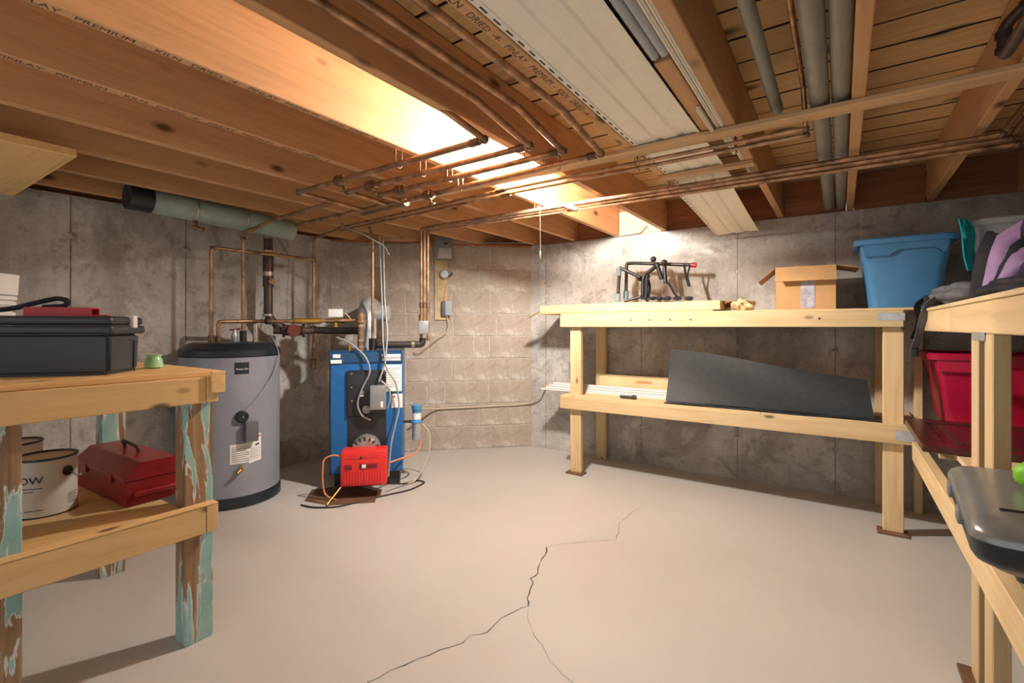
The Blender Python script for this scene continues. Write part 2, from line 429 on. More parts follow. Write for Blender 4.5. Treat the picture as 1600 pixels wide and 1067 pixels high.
# ceiling: slab over subfloor planks over joists
ce = board('ceiling', XL - .2, XR + .2, YN, YB + .2, 2.117, 2.2, M_UNDER_SHADE, None, 0); tag(ce, 'exposed pine subfloor boards over fir joists', kind='structure')
y = YN
while y < YB + .15:
    dz = random.uniform(0, .003); o = board('plank', XL - .2, XR + .2, y + .003, y + .173, 2.095 + dz, 2.1165, W_DECKB, ce, .003)
    o.data.materials.append(M_UNDER_SHADE)                    # shade of the gaps painted onto the tongue and groove edges
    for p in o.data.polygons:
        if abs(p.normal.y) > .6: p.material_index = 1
    y += .176
JX = [.84, .442, .048, -.343, -.74, -1.145, -1.545, -1.93, -2.33, -2.72, -3.11, -3.5]
joists = []
for x in JX:
    joists.append(board('joist', x - .019, x + .019, YN, YB + .12, JH, 2.094, W_JOIST, ce, .003))
xs = [XR + .2] + JX + [XL - .2]
for a, b in zip(xs, xs[1:]):
    board('rim_board', b + .021, a - .021, YB + .03, YB + .06, 1.852, 2.093, W_RIM, ce, .002)
for x0, x1 in ((XL - .1, XL - .07), (XR + .07, XR + .1)): board('rim_board', x0, x1, YN, YB + .02, 1.852, 2.093, W_RIM, ce, .002)
# a lighter pink foam end in the lit bay by the corner
board('foam_block', -1.52, -1.17, YB + .005, YB + .028, 1.853, 2.05, M_INS, ce, .004)
stamp = 'FINLAY   PREMIUM  -  KILN   DRIED  -4-   '
for x, y0 in ((-1.545, .25), (-.74, .52), (-1.93, .3)):
    j = joists[JX.index(x)]
    m = basis(Vector((0, 1, 0)), Vector((1, 0, 0)), Vector((0, 0, -1)), Vector((x - .002, y0, JH - .0004)))
    o = text('lettering', stamp * 2, .030, M_INK2, None, m, .0002, True, 'LEFT')
    put(o, j)
def strip(x0, x1, y0, y1, z1=JH, th=.019, mat=W_STRAP):
    return board('furring_strip', x0, x1, y0, y1, z1 - th, z1 - .0005, mat, ce, .002)
strip(-2.6, XR, 1.955, 2.03)
strip(-.76, -.325, 2.40, 2.45)
strip(-.76, -.325, 2.72, 2.77)
# sill along the diagonal wall top
bm = bmesh.new(); bx(bm, 0, LEN, -.18, -.0, 1.833, 1.853)
for v in bm.verts: v.co = mW @ v.co
mk('sill_board', bm, W_RIM, wc)

# flat plank shelf tucked under the joists at the left
tag(board('overhead_plank', XL + .01, -2.57, -.3, .63, 1.79, 1.825, W_BX, None, .004), 'wide pale plank shelf just under the joists at the upper left', 'shelf')

# ------------------------------------------------------------------ lamp: keyless holder, bulb, pull cord
BX, BY = -1.346, 2.17
lp = thing('ceiling_bulb_fixture', 'bare lit bulb in a ceiling holder with a long white pull cord', 'lamp', (BX, BY, 2.094))
latheo('lamp_holder', [(.055, 0), (.055, -.02), (.04, -.05), (.022, -.075), (.022, -.1)], M_WHITE, lp, 20, local=True)
latheo('bulb', [(.006, -.225), (.02, -.22), (.03, -.205), (.033, -.188), (.030, -.168), (.02, -.14), (.014, -.12), (.013, -.1)], M_BULB, lp, 20, local=True, smooth=80)
tubeo('pull_cord', [(.045, .0, -.04), (.047, .0, -.4), (.049, 0, -.60)], .0016, M_CORDW, lp, 6, local=True)
latheo('cord_bead', [(.002, -.64), (.005, -.63), (.004, -.60), (.002, -.595)], M_CORDW, lp, 10, loc=(.049, 0, 0), local=True)

# ------------------------------------------------------------------ pipes under the ceiling
HP = 1.79
def pipe(name, label, pts, r, mat=M_COPPER, fl=.02, cat='pipe', group=None, couplings=(), seg=10):
    o = tubeo(name, pts, r, mat, None, seg, fl); tag(o, label, cat, group)
    return o
def elbow(parent, p, r, mat=M_COPPER_D):
    bm = bmesh.new(); bmesh.ops.create_uvsphere(bm, u_segments=12, v_segments=8, radius=r * 1.35)
    mk('elbow', bm, mat, parent, p, smooth=80)
def sleeve(parent, a, b, r, mat=M_COPPER_D, name='coupling'):
    return tubeo(name, [a, b], r, mat, parent, 12)
def valve(parent, p, d, r=.011):
    p = Vector(p); d = Vector(d).normalized(); up = Vector((0, 0, 1))
    bm = bmesh.new(); tube(bm, [p - d * .035, p - d * .02, p - d * .018, p + d * .018, p + d * .02, p + d * .035], [r * 1.4, r * 1.4, r * 2.1, r * 2.1, r * 1.4, r * 1.4], 12)
    v = mk('valve', bm, M_BRONZE, parent, smooth=40)
    s = Vector((-d.y, d.x, 0)); k = (s * .5 - up * .85).normalized()
    bm = bmesh.new(); tube(bm, [p, p + k * .045], .006, 8); tube(bm, [p + k * .043, p + k * .05], .019, 12)
    mk('handwheel', bm, M_BRONZE, v, smooth=40)
def hanger(parent, p, r=.011, axis=0, top=JH):
    p = Vector(p); bm = bmesh.new(); n = 9; pts = [Vector((0, 0, top - p.z + .004))]
    for i in range(n):
        a = math.pi * i / (n - 1)
        q = r * 1.4
        v = Vector((0, -math.cos(a) * q, -math.sin(a) * q)) if axis == 0 else Vector((-math.cos(a) * q, 0, -math.sin(a) * q))
        pts.append(v)
    pts.append(Vector((0, 0, 0)) + (Vector((0, r * 1.4, top - p.z + .004)) if axis == 0 else Vector((r * 1.4, 0, top - p.z + .004))))
    pts[0] += Vector((0, -r * 1.4, 0)) if axis == 0 else Vector((-r * 1.4, 0, 0))
    tube(bm, pts, .0018, 6); mk('pipe_hanger', bm, M_COPPER_D, parent, p, smooth=60)
rP = .0125
# four heating runs that turn under the joists
runs = [
    ('nearest the lit bay', [(-1.21, 1.12, 1.93), (-1.084, 1.413, HP), (-2.296, 1.43, HP), (-2.33, 1.88, HP)]),
    ('second from the lit bay', [(-.98, -.9, 1.84), (-.975, 1.22, 1.835), (-.98, 1.56, HP), (-2.08, 1.565, HP), (-2.11, 1.86, HP)]),
    ('third from the lit bay', [(-.90, -.9, 1.845), (-.897, 1.35, 1.84), (-.90, 1.68, HP), (-1.99, 1.70, HP), (-1.995, 1.86, HP)]),
    ('farthest from the lit bay', [(-.80, -.9, 1.845), (-.785, 1.45, 1.84), (-.79, 1.79, HP), (-1.85, 1.845, HP), (-3.05, 1.88, HP)]),
]
for i, (wh, pts) in enumerate(runs):
    o = pipe('copper_pipe', ['copper heating pipe dropping out of the lit bay and turning left, foremost of four',
                             'copper heating pipe along the dark joist, leftmost of the three long overhead runs',
                             'copper heating pipe along the joist bay, middle of the three long overhead runs',
                             'copper heating pipe beside the cream soffit panel, rightmost of the three long overhead runs'][i], pts, rP, M_COPPER, .012, group='heating pipes under the joists')
    k = 1 if i == 0 else 2
    elbow(o, pts[k], rP); sleeve(o, Vector(pts[k]).lerp(Vector(pts[k + 1]), .02), Vector(pts[k]).lerp(Vector(pts[k + 1]), .055), rP * 1.25)
    if i < 3: elbow(o, pts[k + 1], rP)
    a = [(-1.95, 1.425, HP), (-1.90, 1.564, HP), (-1.84, 1.697, HP), (-1.78, 1.842, HP)][i]
    valve(o, a, (1, 0, 0), rP)
    for hx in ((-1.545,), (-1.545,), (-1.1, -1.5), (-1.0, -1.545))[i]: hanger(o, (hx, [1.42, 1.562, 1.69, 1.82][i], HP), rP)
man = pipe('manifold_pipe', 'fat brown header pipe joining the copper runs above the boiler', [(-1.97, 1.865, HP - .002), (-2.36, 1.885, HP - .002)], .024, M_BRONZE, 0)
o = pipe('copper_pipe', 'copper return pipe rising from the tank top and crossing to the header', [(-3.33, 1.672, 1.0), (-3.33, 1.672, 1.73), (-2.95, 1.668, 1.775), (-2.315, 1.63, HP - .01)], .0125, M_COPPER, .04, group='tank pipes')
sleeve(o, (-3.33, 1.672, 1.003), (-3.33, 1.672, 1.075), .021, M_IRON, 'dip_fitting')
sleeve(o, (-3.33, 1.672, 1.69), (-3.33, 1.672, 1.715), .016)
o = pipe('copper_pipe', 'tall copper pipe from the tank rim with a long level run to the boiler side', [(-3.33, 1.472, 1.0), (-3.33, 1.472, 1.61), (-3.33, 2.2, 1.615)], .0115, M_COPPER, .03, group='tank pipes')
sleeve(o, (-3.33, 1.472, 1.003), (-3.33, 1.472, 1.05), .018); elbow(o, (-3.33, 1.478, 1.606), .011)
o = pipe('copper_pipe', 'slim vertical copper pipe on the concrete beside the block wall', [(-3.33, 2.2, .79), (-3.33, 2.2, 1.78), (-2.75, 2.12, 1.80), (-2.4, 2.1, 1.80)], .011, M_COPPER, .03, group='tank pipes')
sleeve(o, (-3.33, 2.2, 1.59), (-3.33, 2.2, 1.64), .015); sleeve(o, (-3.33, 2.2, .78), (-3.33, 2.2, .86), .02, M_BRONZE, 'drain_valve')
# twin slim pipes behind the strapping
for k, (yy, hh, lb) in enumerate(((2.055, 1.815, 'upper of two slim copper pipes running behind the long strapping board'), (2.095, 1.805, 'lower of two slim copper pipes running behind the long strapping board'))):
    pts = [(-2.95, 2.12 + .04 * k, hh - .02), (-1.4, yy, hh), (-.105, yy - .02, hh)]
    if k == 0: pts += [(-.110, 1.98, 1.95), (-.112, -.9, 1.95)]
    else: pts += [(-.108, yy - .02, hh + .05)]
    o = pipe('copper_pipe', lb, pts, .0085, M_COPPER, .015, group='slim supply pipes')
    sleeve(o, (-1.50, yy + .003, hh), (-1.44, yy + .001, hh), .013); elbow(o, (-.105, yy - .02, hh), .009)
    for hx in (-.343, -.74): hanger(o, (hx, yy - .01, hh), .0085)
# triple pipes nearer the back wall, dropping by the block wall and rising at the right
for k, (yy, hh, lb) in enumerate(((2.53, 1.822, 'front'), (2.57, 1.812, 'middle'), (2.615, 1.80, 'rear'))):
    pts = [(-2.535 + .022 * k, 2.545 + .012 * k, 1.0 if k != 1 else 1.1), (-2.535 + .022 * k, 2.545 + .012 * k, hh), (.50 + .03 * k, yy, hh)]
    pts += [(.56 + .03 * k, yy, 1.92), (.70 + .03 * k, yy - .25, 1.96)] if k < 2 else [(.9, yy, hh)]
    o = pipe('copper_pipe', lb + ' one of three copper pipes crossing the room and dropping at the block wall', pts, .0105, M_COPPER, .018, group='triple copper pipes')
    elbow(o, (.50 + .03 * k, yy, hh), .011)
    sleeve(o, (-2.535 + .022 * k, 2.545 + .012 * k, 1.24), (-2.535 + .022 * k, 2.545 + .012 * k, 1.28), .0145)
    hanger(o, (-.74, yy, hh), .0105); hanger(o, (-1.545, yy, hh), .0105)
    if k == 0:
        sleeve(o, (-2.535, 2.545, 1.13), (-2.535, 2.545, 1.19), .019, M_BRONZE, 'shutoff')
        bm = bmesh.new(); tube(bm, [(-1.35, 2.53, 1.82), (-1.31, 2.5, 1.80), (-1.26, 2.52, 1.78)], .016, 10); mk('pipe_clamp', bm, M_IRON, o, smooth=40)

# grey conduits and slim pipe in the right-hand bays
for x, hh, r, y1, lb in ((-.062, 1.893, .030, YB + .02, 'fat grey plastic conduit along the joists, left of the close pair'),
                         (.0, 1.893, .0275, YB + .02, 'fat grey plastic conduit along the joists, right of the close pair, touching the joist'),
                         (-.20, 1.925, .021, 2.08, 'thinner grey plastic conduit ending at the strapping board')):
    o = pipe('grey_conduit', lb, [(x, YN + .05, hh), (x, y1, hh)], r, M_PVC, 0, 'conduit', seg=20)
    if r < .025: sleeve(o, (x, .92, hh), (x, .99, hh), r * 1.06, M_PVC, 'coupling')
# dark drain trap at the upper right
o = tag(tubeo('drain_trap', [(.421, 1.80, 1.955), (.40, 1.81, 1.945), (.365, 1.835, 1.915), (.365, 1.835, 1.832), (.367, 1.76, 1.832), (.367, -.9, 1.845)], .0145, M_STACK, None, 16, .03), 'dark copper drain pipe bending down at the upper right corner', 'pipe')
for a, b in (((.421, 1.80, 1.955), (.397, 1.812, 1.942)), ((.365, 1.835, 1.885), (.365, 1.835, 1.902)), ((.365, 1.835, 1.845), (.365, 1.835, 1.858))): sleeve(o, a, b, .0185, M_IRON)

# pale green drain pipe by the left wall and the dark stack under it
o = tag(tubeo('drain_pipe', [(-3.30, 1.13, 1.832), (-3.30, 2.0, 1.80)], .070, M_TEALP, None, 28), 'pale green drain pipe slung under the joists along the left wall', 'pipe')
tubeo('end_cap', [(-3.30, 1.02, 1.835), (-3.30, 1.135, 1.832)], .0735, M_NAVY, o, 28)
for yy in (1.36, 1.66):
    bm = bmesh.new(); n = 20
    tube(bm, [(-3.30 + .072 * math.cos(2 * math.pi * i / n), yy, 1.823 + .072 * math.sin(2 * math.pi * i / n)) for i in range(n + 1)], .0045, 6)
    mk('hanger_strap', bm, M_SOLDER, o, smooth=60)
bm = bmesh.new(); tube(bm, [(-3.28, 1.36, 1.752), (-3.28, 1.36, 1.70)], .012, 10); tube(bm, [(-3.28, 1.34, 1.715), (-3.25, 1.40, 1.70)], .011, 8); mk('bleed_cock', bm, M_BRONZE, o, smooth=40)
xs_, ys_ = -3.43, 1.90
o = tag(tubeo('waste_stack', [(xs_, ys_, 1.79), (xs_, ys_, 1.16), (xs_ + .02, ys_ + .10, 1.09), (xs_ + .03, ys_ + .17, 1.085)], .030, M_STACK, None, 20, .08), 'dark brown vertical drain stack against the left wall', 'pipe')
for a, b in ((1.74, 1.76), (1.64, 1.655), (1.47, 1.50), (1.18, 1.195)): sleeve(o, (xs_, ys_, a), (xs_, ys_, b), .0345, M_SOLDER)
sleeve(o, (xs_, ys_, 1.50), (xs_, ys_, 1.63), .036, M_STACK); sleeve(o, (xs_, ys_, 1.39), (xs_, ys_, 1.47), .036, M_STACK)
sleeve(o, (xs_ + .02, ys_, 1.43), (xs_ + .05, ys_, 1.43), .024, M_BRONZE, 'cleanout_plug')

# ------------------------------------------------------------------ water heater
TX, TY, TR = -3.291, 1.576, .289; TA = math.radians(64.4)
wh = thing('water_heater', 'round grey hot water tank with navy lid and base', 'water heater', (TX, TY, 0), TA)
latheo('base_ring', [(TR * .97, 0), (TR * 1.01, .004), (TR * 1.01, .06), (TR * .995, .07)], M_NAVY, wh, 48, local=True)
latheo('shell', [(TR * .99, .068), (TR * .99, .925)], M_TANK, wh, 48, local=True)
latheo('lid', [(TR * 1.0, .915), (TR * 1.012, .922), (TR * 1.012, .955), (TR * .985, .965), (TR * .82, .995), (TR * .80, 1.0), (.05, 1.003)], M_NAVY, wh, 48, local=True, smooth=25)
def on_tank(name, px, z0, z1, wd, th, mat, parent=wh, r=.002, tilt=0.0):
    a = math.atan2(px - 800, FPX) - math.atan2(361 - 800, FPX); x = 3.37 * math.tan(a); ph = math.asin(max(-1, min(1, x / TR)))
    bm = bmesh.new(); n = 6; half = wd / TR / 2
    rr = TR * .99
    A = []
    for i in range(n + 1):
        t = ph - half + 2 * half * i / n
        A.append([(math.sin(t) * q, -math.cos(t) * q) for q in (rr - .002, rr + th)])
    V = [[[bm.verts.new((p[0], p[1], z)) for z in (z0 + tilt * i / n, z1 + tilt * i / n)] for p in a_] for i, a_ in enumerate(A)]
    for i in range(n):
        a_, b_ = V[i], V[i + 1]
        bm.faces.new((a_[1][0], b_[1][0], b_[1][1], a_[1][1])); bm.faces.new((a_[0][0], a_[0][1], b_[0][1], b_[0][0]))
        bm.faces.new((a_[0][0], b_[0][0], b_[1][0], a_[1][0])); bm.faces.new((a_[0][1], a_[1][1], b_[1][1], b_[0][1]))
    for e in (V[0], V[-1]): bm.faces.new((e[0][0], e[0][1], e[1][1], e[1][0]))
    o = mk(name, bm, mat, parent, local=(parent == wh), smooth=30)
    m = Matrix.Rotation(ph, 4, 'Z')
    return o, m
def tank_m(ph_m, x, z, th=.0012):                      # print plane on the shell: text right = local x
    return ph_m @ basis(Vector((1, 0, 0)), Vector((0, 0, 1)), Vector((0, -1, 0)), Vector((x, -(TR * .99 + th), z)))
lb, pm = on_tank('brand_plate', 378, .815, .885, .078, .0035, M_NAVY)
text('lettering', 'Power-flo', .0165, M_PAPER, wh, tank_m(pm, 0, .845, .0042))
bxo, pm = on_tank('thermostat_box', 389, .405, .52, .06, .055, M_GREYPL)
a = math.asin(.055 / TR)
latheo('thermostat_well', [(.037, 0), (.037, .02), (.03, .03), (.0, .032)], M_BLKPL, wh, 24, loc=(math.sin(a) * TR * .98, -math.cos(a) * TR * .98, .555), rot=(math.pi / 2, 0, a), local=True)
s1, pm = on_tank('rating_sticker', 376, .272, .39, .115, .0015, M_PAPER)
for i in range(8): 
    bm = bmesh.new(); bx(bm, -.048, .048 - .02 * (i % 3 == 2), -.0006, 0, -.0012, .0012)
    o = mk('print_line', bm, M_INK if i else M_BRONZE, wh, local=True); o.matrix_basis = pm @ Matrix.Translation((0, -(TR * .99 + .0015), .372 - i * .0125))
s2, pm = on_tank('warning_sticker', 399, .262, .428, .076, .0018, M_PAPER, tilt=.012)
bm = bmesh.new(); bx(bm, -.034, .034, -.0008, 0, -.004, .004); o = mk('print_header', bm, M_REDP, wh, local=True); o.matrix_basis = pm @ Matrix.Translation((0, -(TR * .99 + .0018), .424))
for q in ((-.018, .405), (-.004, .41), (.008, .408), (.018, .375), (.006, .372)):
    bm = bmesh.new(); bmesh.ops.create_cube(bm, size=.011); 
    for v in bm.verts: v.co.y *= .1
    o = mk('pictogram', bm, M_INK, wh, local=True); o.matrix_basis = pm @ Matrix.Translation((q[0], -(TR * .99 + .0018), q[1]))
for i in range(6):
    bm = bmesh.new(); bx(bm, -.03, .03 - .01 * (i % 2), -.0006, 0, -.0008, .0008)
    o = mk('print_line', bm, M_INK, wh, local=True); o.matrix_basis = pm @ Matrix.Translation((0, -(TR * .99 + .002), .35 - i * .012))
bm = bmesh.new(); tube(bm, [(.05, -.27, .24), (.05, -.325, .24)], .013, 12); tube(bm, [(.05, -.315, .24), (.05, -.315, .275)], .006, 8)
tube(bm, [(.05, -.315, .24), (.03, -.335, .225)], .011, 10); mk('drain_valve', bm, M_BRASS, wh, local=True, smooth=40)
latheo('relief_valve', [(.017, 0), (.017, .02), (.02, .025), (.02, .05), (.012, .065), (.010, .085), (.003, .087)], M_GALV, wh, 16, loc=(.02, .05, 1.0), local=True)
tubeo('relief_lever', [(-.01, .03, 1.082), (.05, .06, 1.088)], .005, M_MAROON, wh, 8, local=True)
# cable from the pipework to the thermostat
b_ = wh.matrix_basis
pts = [(.24, .05, 1.12), (.23, -.0, 1.05), (.262, -.135, .965), (.275, -.15, .90), (.225, -.205, .78), (.14, -.26, .66), (.07, -.295, .585), (.062, -.31, .55)]
tag(tubeo('control_cable', [b_ @ Vector(p) for p in pts], .0035, M_CORD, None, 8, .05), 'thin grey cable hanging down the front of the round tank', 'cable')
# short copper loop over the lid and the line to the zone valve
o = tag(tubeo('copper_pipe', [(-3.33, 1.515, 1.0), (-3.33, 1.515, 1.135), (-3.30, 1.73, 1.14), (-3.23, 1.80, 1.14), (-3.05, 2.10, 1.145), (-2.93, 2.28, 1.15)], .0125, M_COPPER, None, 10, .02), 'low copper line from the tank top to the boiler', 'pipe', 'tank pipes')
sleeve(o, (-3.33, 1.515, 1.003), (-3.33, 1.515, 1.04), .018)
sleeve(o, (-3.29, 1.735, 1.002), (-3.29, 1.735, 1.12), .0175, M_SOLDER, 'union'); sleeve(o, (-3.15, 1.935, 1.143), (-3.06, 2.083, 1.145), .020, M_BRASS, 'flow_check')
elbow(o, (-3.245, 1.79, 1.14), .017, M_IRON)
cp = thing('circulator_pump', 'maroon circulator pump with flanges between tank and boiler', 'pump', (-3.19, 1.95, 1.075))
dv = Vector((.2, .33, 0)).normalized()
tubeo('pump_body', [(-.06 * dv.x, -.06 * dv.y, 0), (.06 * dv.x, .06 * dv.y, 0)], .035, M_MAROON, cp, 18, local=True)
tubeo('motor', [(0.0, 0, 0), (dv.y * .10, -dv.x * .10, 0)], [.045, .04], M_MAROON, cp, 20, local=True)
for s in (-1, 1):
    tubeo('flange', [(s * .055 * dv.x, s * .055 * dv.y, 0), (s * .072 * dv.x, s * .072 * dv.y, 0)], .048, M_IRON, cp, 14, local=True)
    tubeo('pipe_stub', [(s * .07 * dv.x, s * .07 * dv.y, 0), (s * .13 * dv.x, s * .13 * dv.y, 0)], .025, M_STACK, cp, 14, local=True)
zv = thing('zone_valve', 'brass zone valve with a white square head beside the flue', 'valve', (-3.02, 2.17, 1.145))
tubeo('valve_body', [(-.07 * dv.x, -.07 * dv.y, 0), (.07 * dv.x, .07 * dv.y, 0)], .018, M_BRASS, zv, 14, local=True)
tubeo('valve_stem', [(0, 0, -.05), (0, 0, .03)], .014, M_BRASS, zv, 12, local=True)
rbox('actuator', -.05, .05, -.03, .03, .025, .085, M_WHITE, zv, .006, rot=(0, 0, math.radians(50)))
tubeo('lead_wire', [(.04, .05, .06), (.07, .06, .03), (.06, .1, 0.0), (.09, .14, .0)], .004, M_CORDB, zv, 8, .02, local=True)

# ------------------------------------------------------------------ boiler
BO = Vector((-2.69, 2.18, 0)); BA = math.radians(45)
bo = thing('boiler', 'blue oil-fired boiler standing before the block wall', 'boiler', BO, BA)
hw = .24
def hpx(y): return 1.1 - (y - 511) * .0044
def xpx(x): return ((x - 515) / 114 - .5) * .48
board('jacket', -hw, hw, .0, .46, .10, .93, M_BLUE, bo, .006, local=True)
board('base_frame', -hw + .02, hw - .02, .04, .44, .0, .10, M_CHAR, bo, .004, local=True)
board('hood_band', -hw - .002, hw + .002, -.012, .0, .858, .926, M_BLUED, bo, .004, local=True)
board('side_edge', -hw - .006, -hw + .004, -.004, .46, .10, .93, M_CHAR, bo, .002, local=True)
board('top_panel', -hw, hw, 0, .46, .93, .936, M_BLUED, bo, .002, local=True)
rbox('front_plate', xpx(541), xpx(603), -.022, .002, hpx(650), hpx(578), M_CHAR, bo, .012)
board('burner_recess', xpx(543), xpx(603), -.008, .004, hpx(745), hpx(649), M_CHAR, bo, .002, local=True)
lab = board('name_label', xpx(596), xpx(626), -.0145, -.011, hpx(563.5), hpx(553.5), M_PAPER, bo, .001, local=True)
text('lettering', 'Benjamin', .036, M_INK, bo, basis(Vector((1, 0, 0)), Vector((0, 0, 1)), Vector((0, -1, 0)), Vector((xpx(611), -.0149, hpx(558.8)))))
board('rating_label', xpx(520), xpx(531.5), -.0145, -.011, hpx(558.5), hpx(553), M_PAPER, bo, .001, local=True)
board('rating_label', xpx(516.5), xpx(533.5), -.0145, -.011, hpx(567), hpx(561.5), M_PAPER, bo, .001, local=True)
board('instruction_label', xpx(599.5), xpx(627.5), -.003, .001, hpx(612), hpx(570), M_PAPER, bo, .001, local=True)
for i in range(9): board('print_line', xpx(602), xpx(625 - (i % 3) * 3), -.0036, -.003, hpx(576 + i * 3.6), hpx(575.2 + i * 3.6), M_GREYBOX, bo, 0, local=True)
board('label_band', xpx(603), xpx(627.5), -.003, .001, hpx(616), hpx(612.2), M_BLUED, bo, .001, local=True)
board('hazard_label', xpx(611.5), xpx(629), -.003, .001, hpx(638), hpx(616), M_PAPER, bo, .001, local=True)
board('hazard_mark', xpx(614), xpx(617), -.0036, -.003, hpx(622), hpx(619), M_REDP, bo, 0, local=True)
latheo('sight_port', [(.013, 0), (.013, .006), (.007, .006), (.007, .002)], M_ALU, bo, 18, loc=(xpx(565), -.022, hpx(612)), rot=(math.pi / 2, 0, 0), local=True)
board('port_tag', xpx(561), xpx(568), -.0235, -.021, hpx(618.5), hpx(616), M_PAPER, bo, .0005, local=True)
for px, py in ((549, 583), (549, 604), (549.5, 625), (597, 583)): latheo('bolt', [(.006, 0), (.006, .006), (.003, .007)], M_ALU, bo, 8, loc=(xpx(px), -.022, hpx(py)), rot=(math.pi / 2, 0, 0), local=True)
ab = rbox('control_box', xpx(579), xpx(603.5), -.10, -.02, hpx(637), hpx(600.5), M_GREYBOX, bo, .005)
board('switch_plate', xpx(595.5), xpx(599.5), -.102, -.099, hpx(633), hpx(624), M_WHITE, bo, .001, local=True)
latheo('inspection_cap', [(.028, 0), (.028, .012), (.02, .016), (.0, .016)], M_ALU, bo, 20, loc=(xpx(572), -.022, hpx(638.5)), rot=(math.pi / 2, 0, 0), local=True)
# black iron supply tee and header, flue, gauges
tubeo('supply_tee', [(.03, .10, .93), (.03, .10, 1.02)], .027, M_IRON, bo, 16, local=True)
tubeo('supply_header', [(.03, .10, .975), (.36, .10, .975), (.376, .10, .985), (.378, .10, 1.02)], .024, M_IRON, bo, 16, .02, local=True)
tubeo('header_collar', [(.30, .10, .976), (.32, .10, .976)], .0275, M_SOLDER, bo, 16, local=True)
tubeo('return_riser', [(-.05, .09, .93), (-.05, .09, 1.2)], .022, M_BRONZE, bo, 14, local=True)
for z in (.955, 1.0, 1.10): tubeo('riser_collar', [(-.05, .09, z), (-.05, .09, z + .014)], .0255, M_SOLDER, bo, 14, local=True)
tubeo('riser_union', [(-.05, .09, 1.13), (-.05, .09, 1.19)], .034, M_BRONZE, bo, 10, local=True)
tubeo('tank_return', [(-.05, .09, 1.07), (-.10, .14, 1.075), (-.28, .24, 1.075), (-.42, .24, 1.08)], .026, M_IRON, bo, 14, .03, local=True)
tubeo('gauge_stub', [(-.13, .12, .93), (-.13, .12, 1.0)], .011, M_BRASS, bo, 10, local=True)
latheo('gauge', [(.028, 0), (.028, .02), (.02, .022), (.0, .022)], M_ALU, bo, 20, loc=(-.13, .12, 1.02), rot=(math.pi / 2, 0, 0), local=True)
fp = tubeo('flue_pipe', [(-.025, .27, .93), (-.025, .27, 1.16), (-.025, .35, 1.27), (-.025, .93, 1.27)], .066, M_GALV, bo, 28, .10, local=True)
for z in (1.0, 1.08, 1.14): tubeo('flue_seam', [(-.025, .27, z), (-.025, .27, z + .005)], .0675, M_GALV, fp, 28, local=True)
tubeo('damper_tee', [(.0, .30, 1.205), (.125, .28, 1.205)], .062, M_GALV, fp, 28, local=True)
latheo('damper_disc', [(.056, 0), (.056, .004), (.01, .008)], M_GALVP, fp, 24, loc=(.125, .28, 1.205), rot=(0, math.pi / 2, math.radians(-12)), local=True)
# burner
bu = rbox('burner_cover', -.137, .148, -.24, -.10, .085, .31, M_RED, bo, .012)
board('cover_step', -.13, .10, -.2425, -.238, .262, .292, M_RED, bo, .002, local=True)
for i in range(14): board('cover_rib', -.112 + i * .017, -.104 + i * .017, -.2445, -.238, .105, .185, M_RED, bo, .001, local=True)
rbox('brand_badge', -.02, .09, -.246, -.238, .20, .228, M_REDD, bo, .0035, seg=2)
board('badge_mark', -.004, .02, -.2475, -.2455, .203, .225, M_PAPER, bo, .001, local=True)
rbox('reset_window', -.11, -.065, -.246, -.238, .195, .225, M_REDD, bo, .0035, seg=2)
latheo('cover_screw', [(.009, 0), (.009, .003), (.004, .004)], M_CHAR, bo, 12, loc=(-.01, -.241, .268), rot=(math.pi / 2, 0, 0), local=True)
bm = bmesh.new(); lathe(bm, [(.095, 0), (.095, .10), (.085, .115), (.03, .12)], 28); mk('burner_fan', bm, M_ALU, bo, (.0, .0, .275), (math.pi / 2, 0, 0), True, 40)
for i in range(7):
    a = math.radians(25 + i * 22)
    board('fan_slot', -.006, .006, -.121, -.112, -.018, .018, M_CHAR, bo, .001, True).matrix_basis = Matrix.Translation((.075 * math.cos(a), -.112, .275 + .075 * math.sin(a))) @ Matrix.Rotation(-(a - math.pi / 2), 4, 'Y')
tubeo('foot_rod', [(-.12, -.2, .10), (-.2, -.33, .012)], .007, M_BRASS, bo, 8, local=True)
bw = lambda p: bo.matrix_basis @ Vector(p)
def cable(name, label, pts, r, mat, cat='cable', fl=.05, local=True, group=None):
    return tag(tubeo(name, [bw(p) for p in pts] if local else pts, r, mat, None, 8, fl), label, cat, group)
cable('oil_line', 'orange copper oil line looping off the left side of the red burner', [(-.13, -.2, .27), (-.19, -.2, .285), (-.245, -.2, .26), (-.252, -.2, .13), (-.235, -.21, .03), (-.16, -.24, .008)], .006, M_ORANGE)
cable('oil_line', 'orange oil line dropping from the filter to the red burner', [(.36, .12, .40), (.365, .12, .24), (.33, .06, .20), (.24, -.02, .195), (.15, -.15, .20)], .006, M_ORANGE)
cable('oil_line', 'pale oil line curving from the filter down to the floor', [(.375, .12, .40), (.43, .13, .33), (.43, .12, .2), (.37, .08, .07), (.32, .03, .008), (.24, .0, .006)], .0055, M_CORDB)
cable('flex_conduit', 'grey armoured cable from the ceiling to the control box on the boiler', [(.10, .12, 1.72), (.115, .05, 1.30), (.14, -.02, 1.05), (.125, -.05, .85), (.085, -.06, .73)], .0065, M_CORD)
cable('flex_conduit', 'grey armoured cable running past the control box down to the red burner', [(.075, .11, 1.75), (.10, .03, 1.25), (.11, -.035, 1.0), (.13, -.06, .82), (.20, -.05, .72), (.222, -.04, .55), (.17, -.12, .33), (.155, -.18, .12)], .0055, M_CORD)
cable('flex_conduit', 'grey cable swinging in a big loop across the black boiler plate', [(-.2, .02, 1.03), (-.1, -.02, .99), (.0, -.04, .90), (.035, -.05, .80), (-.03, -.05, .68), (-.06, -.05, .58), (-.03, -.05, .50), (.03, -.05, .47)], .0065, M_CORD)
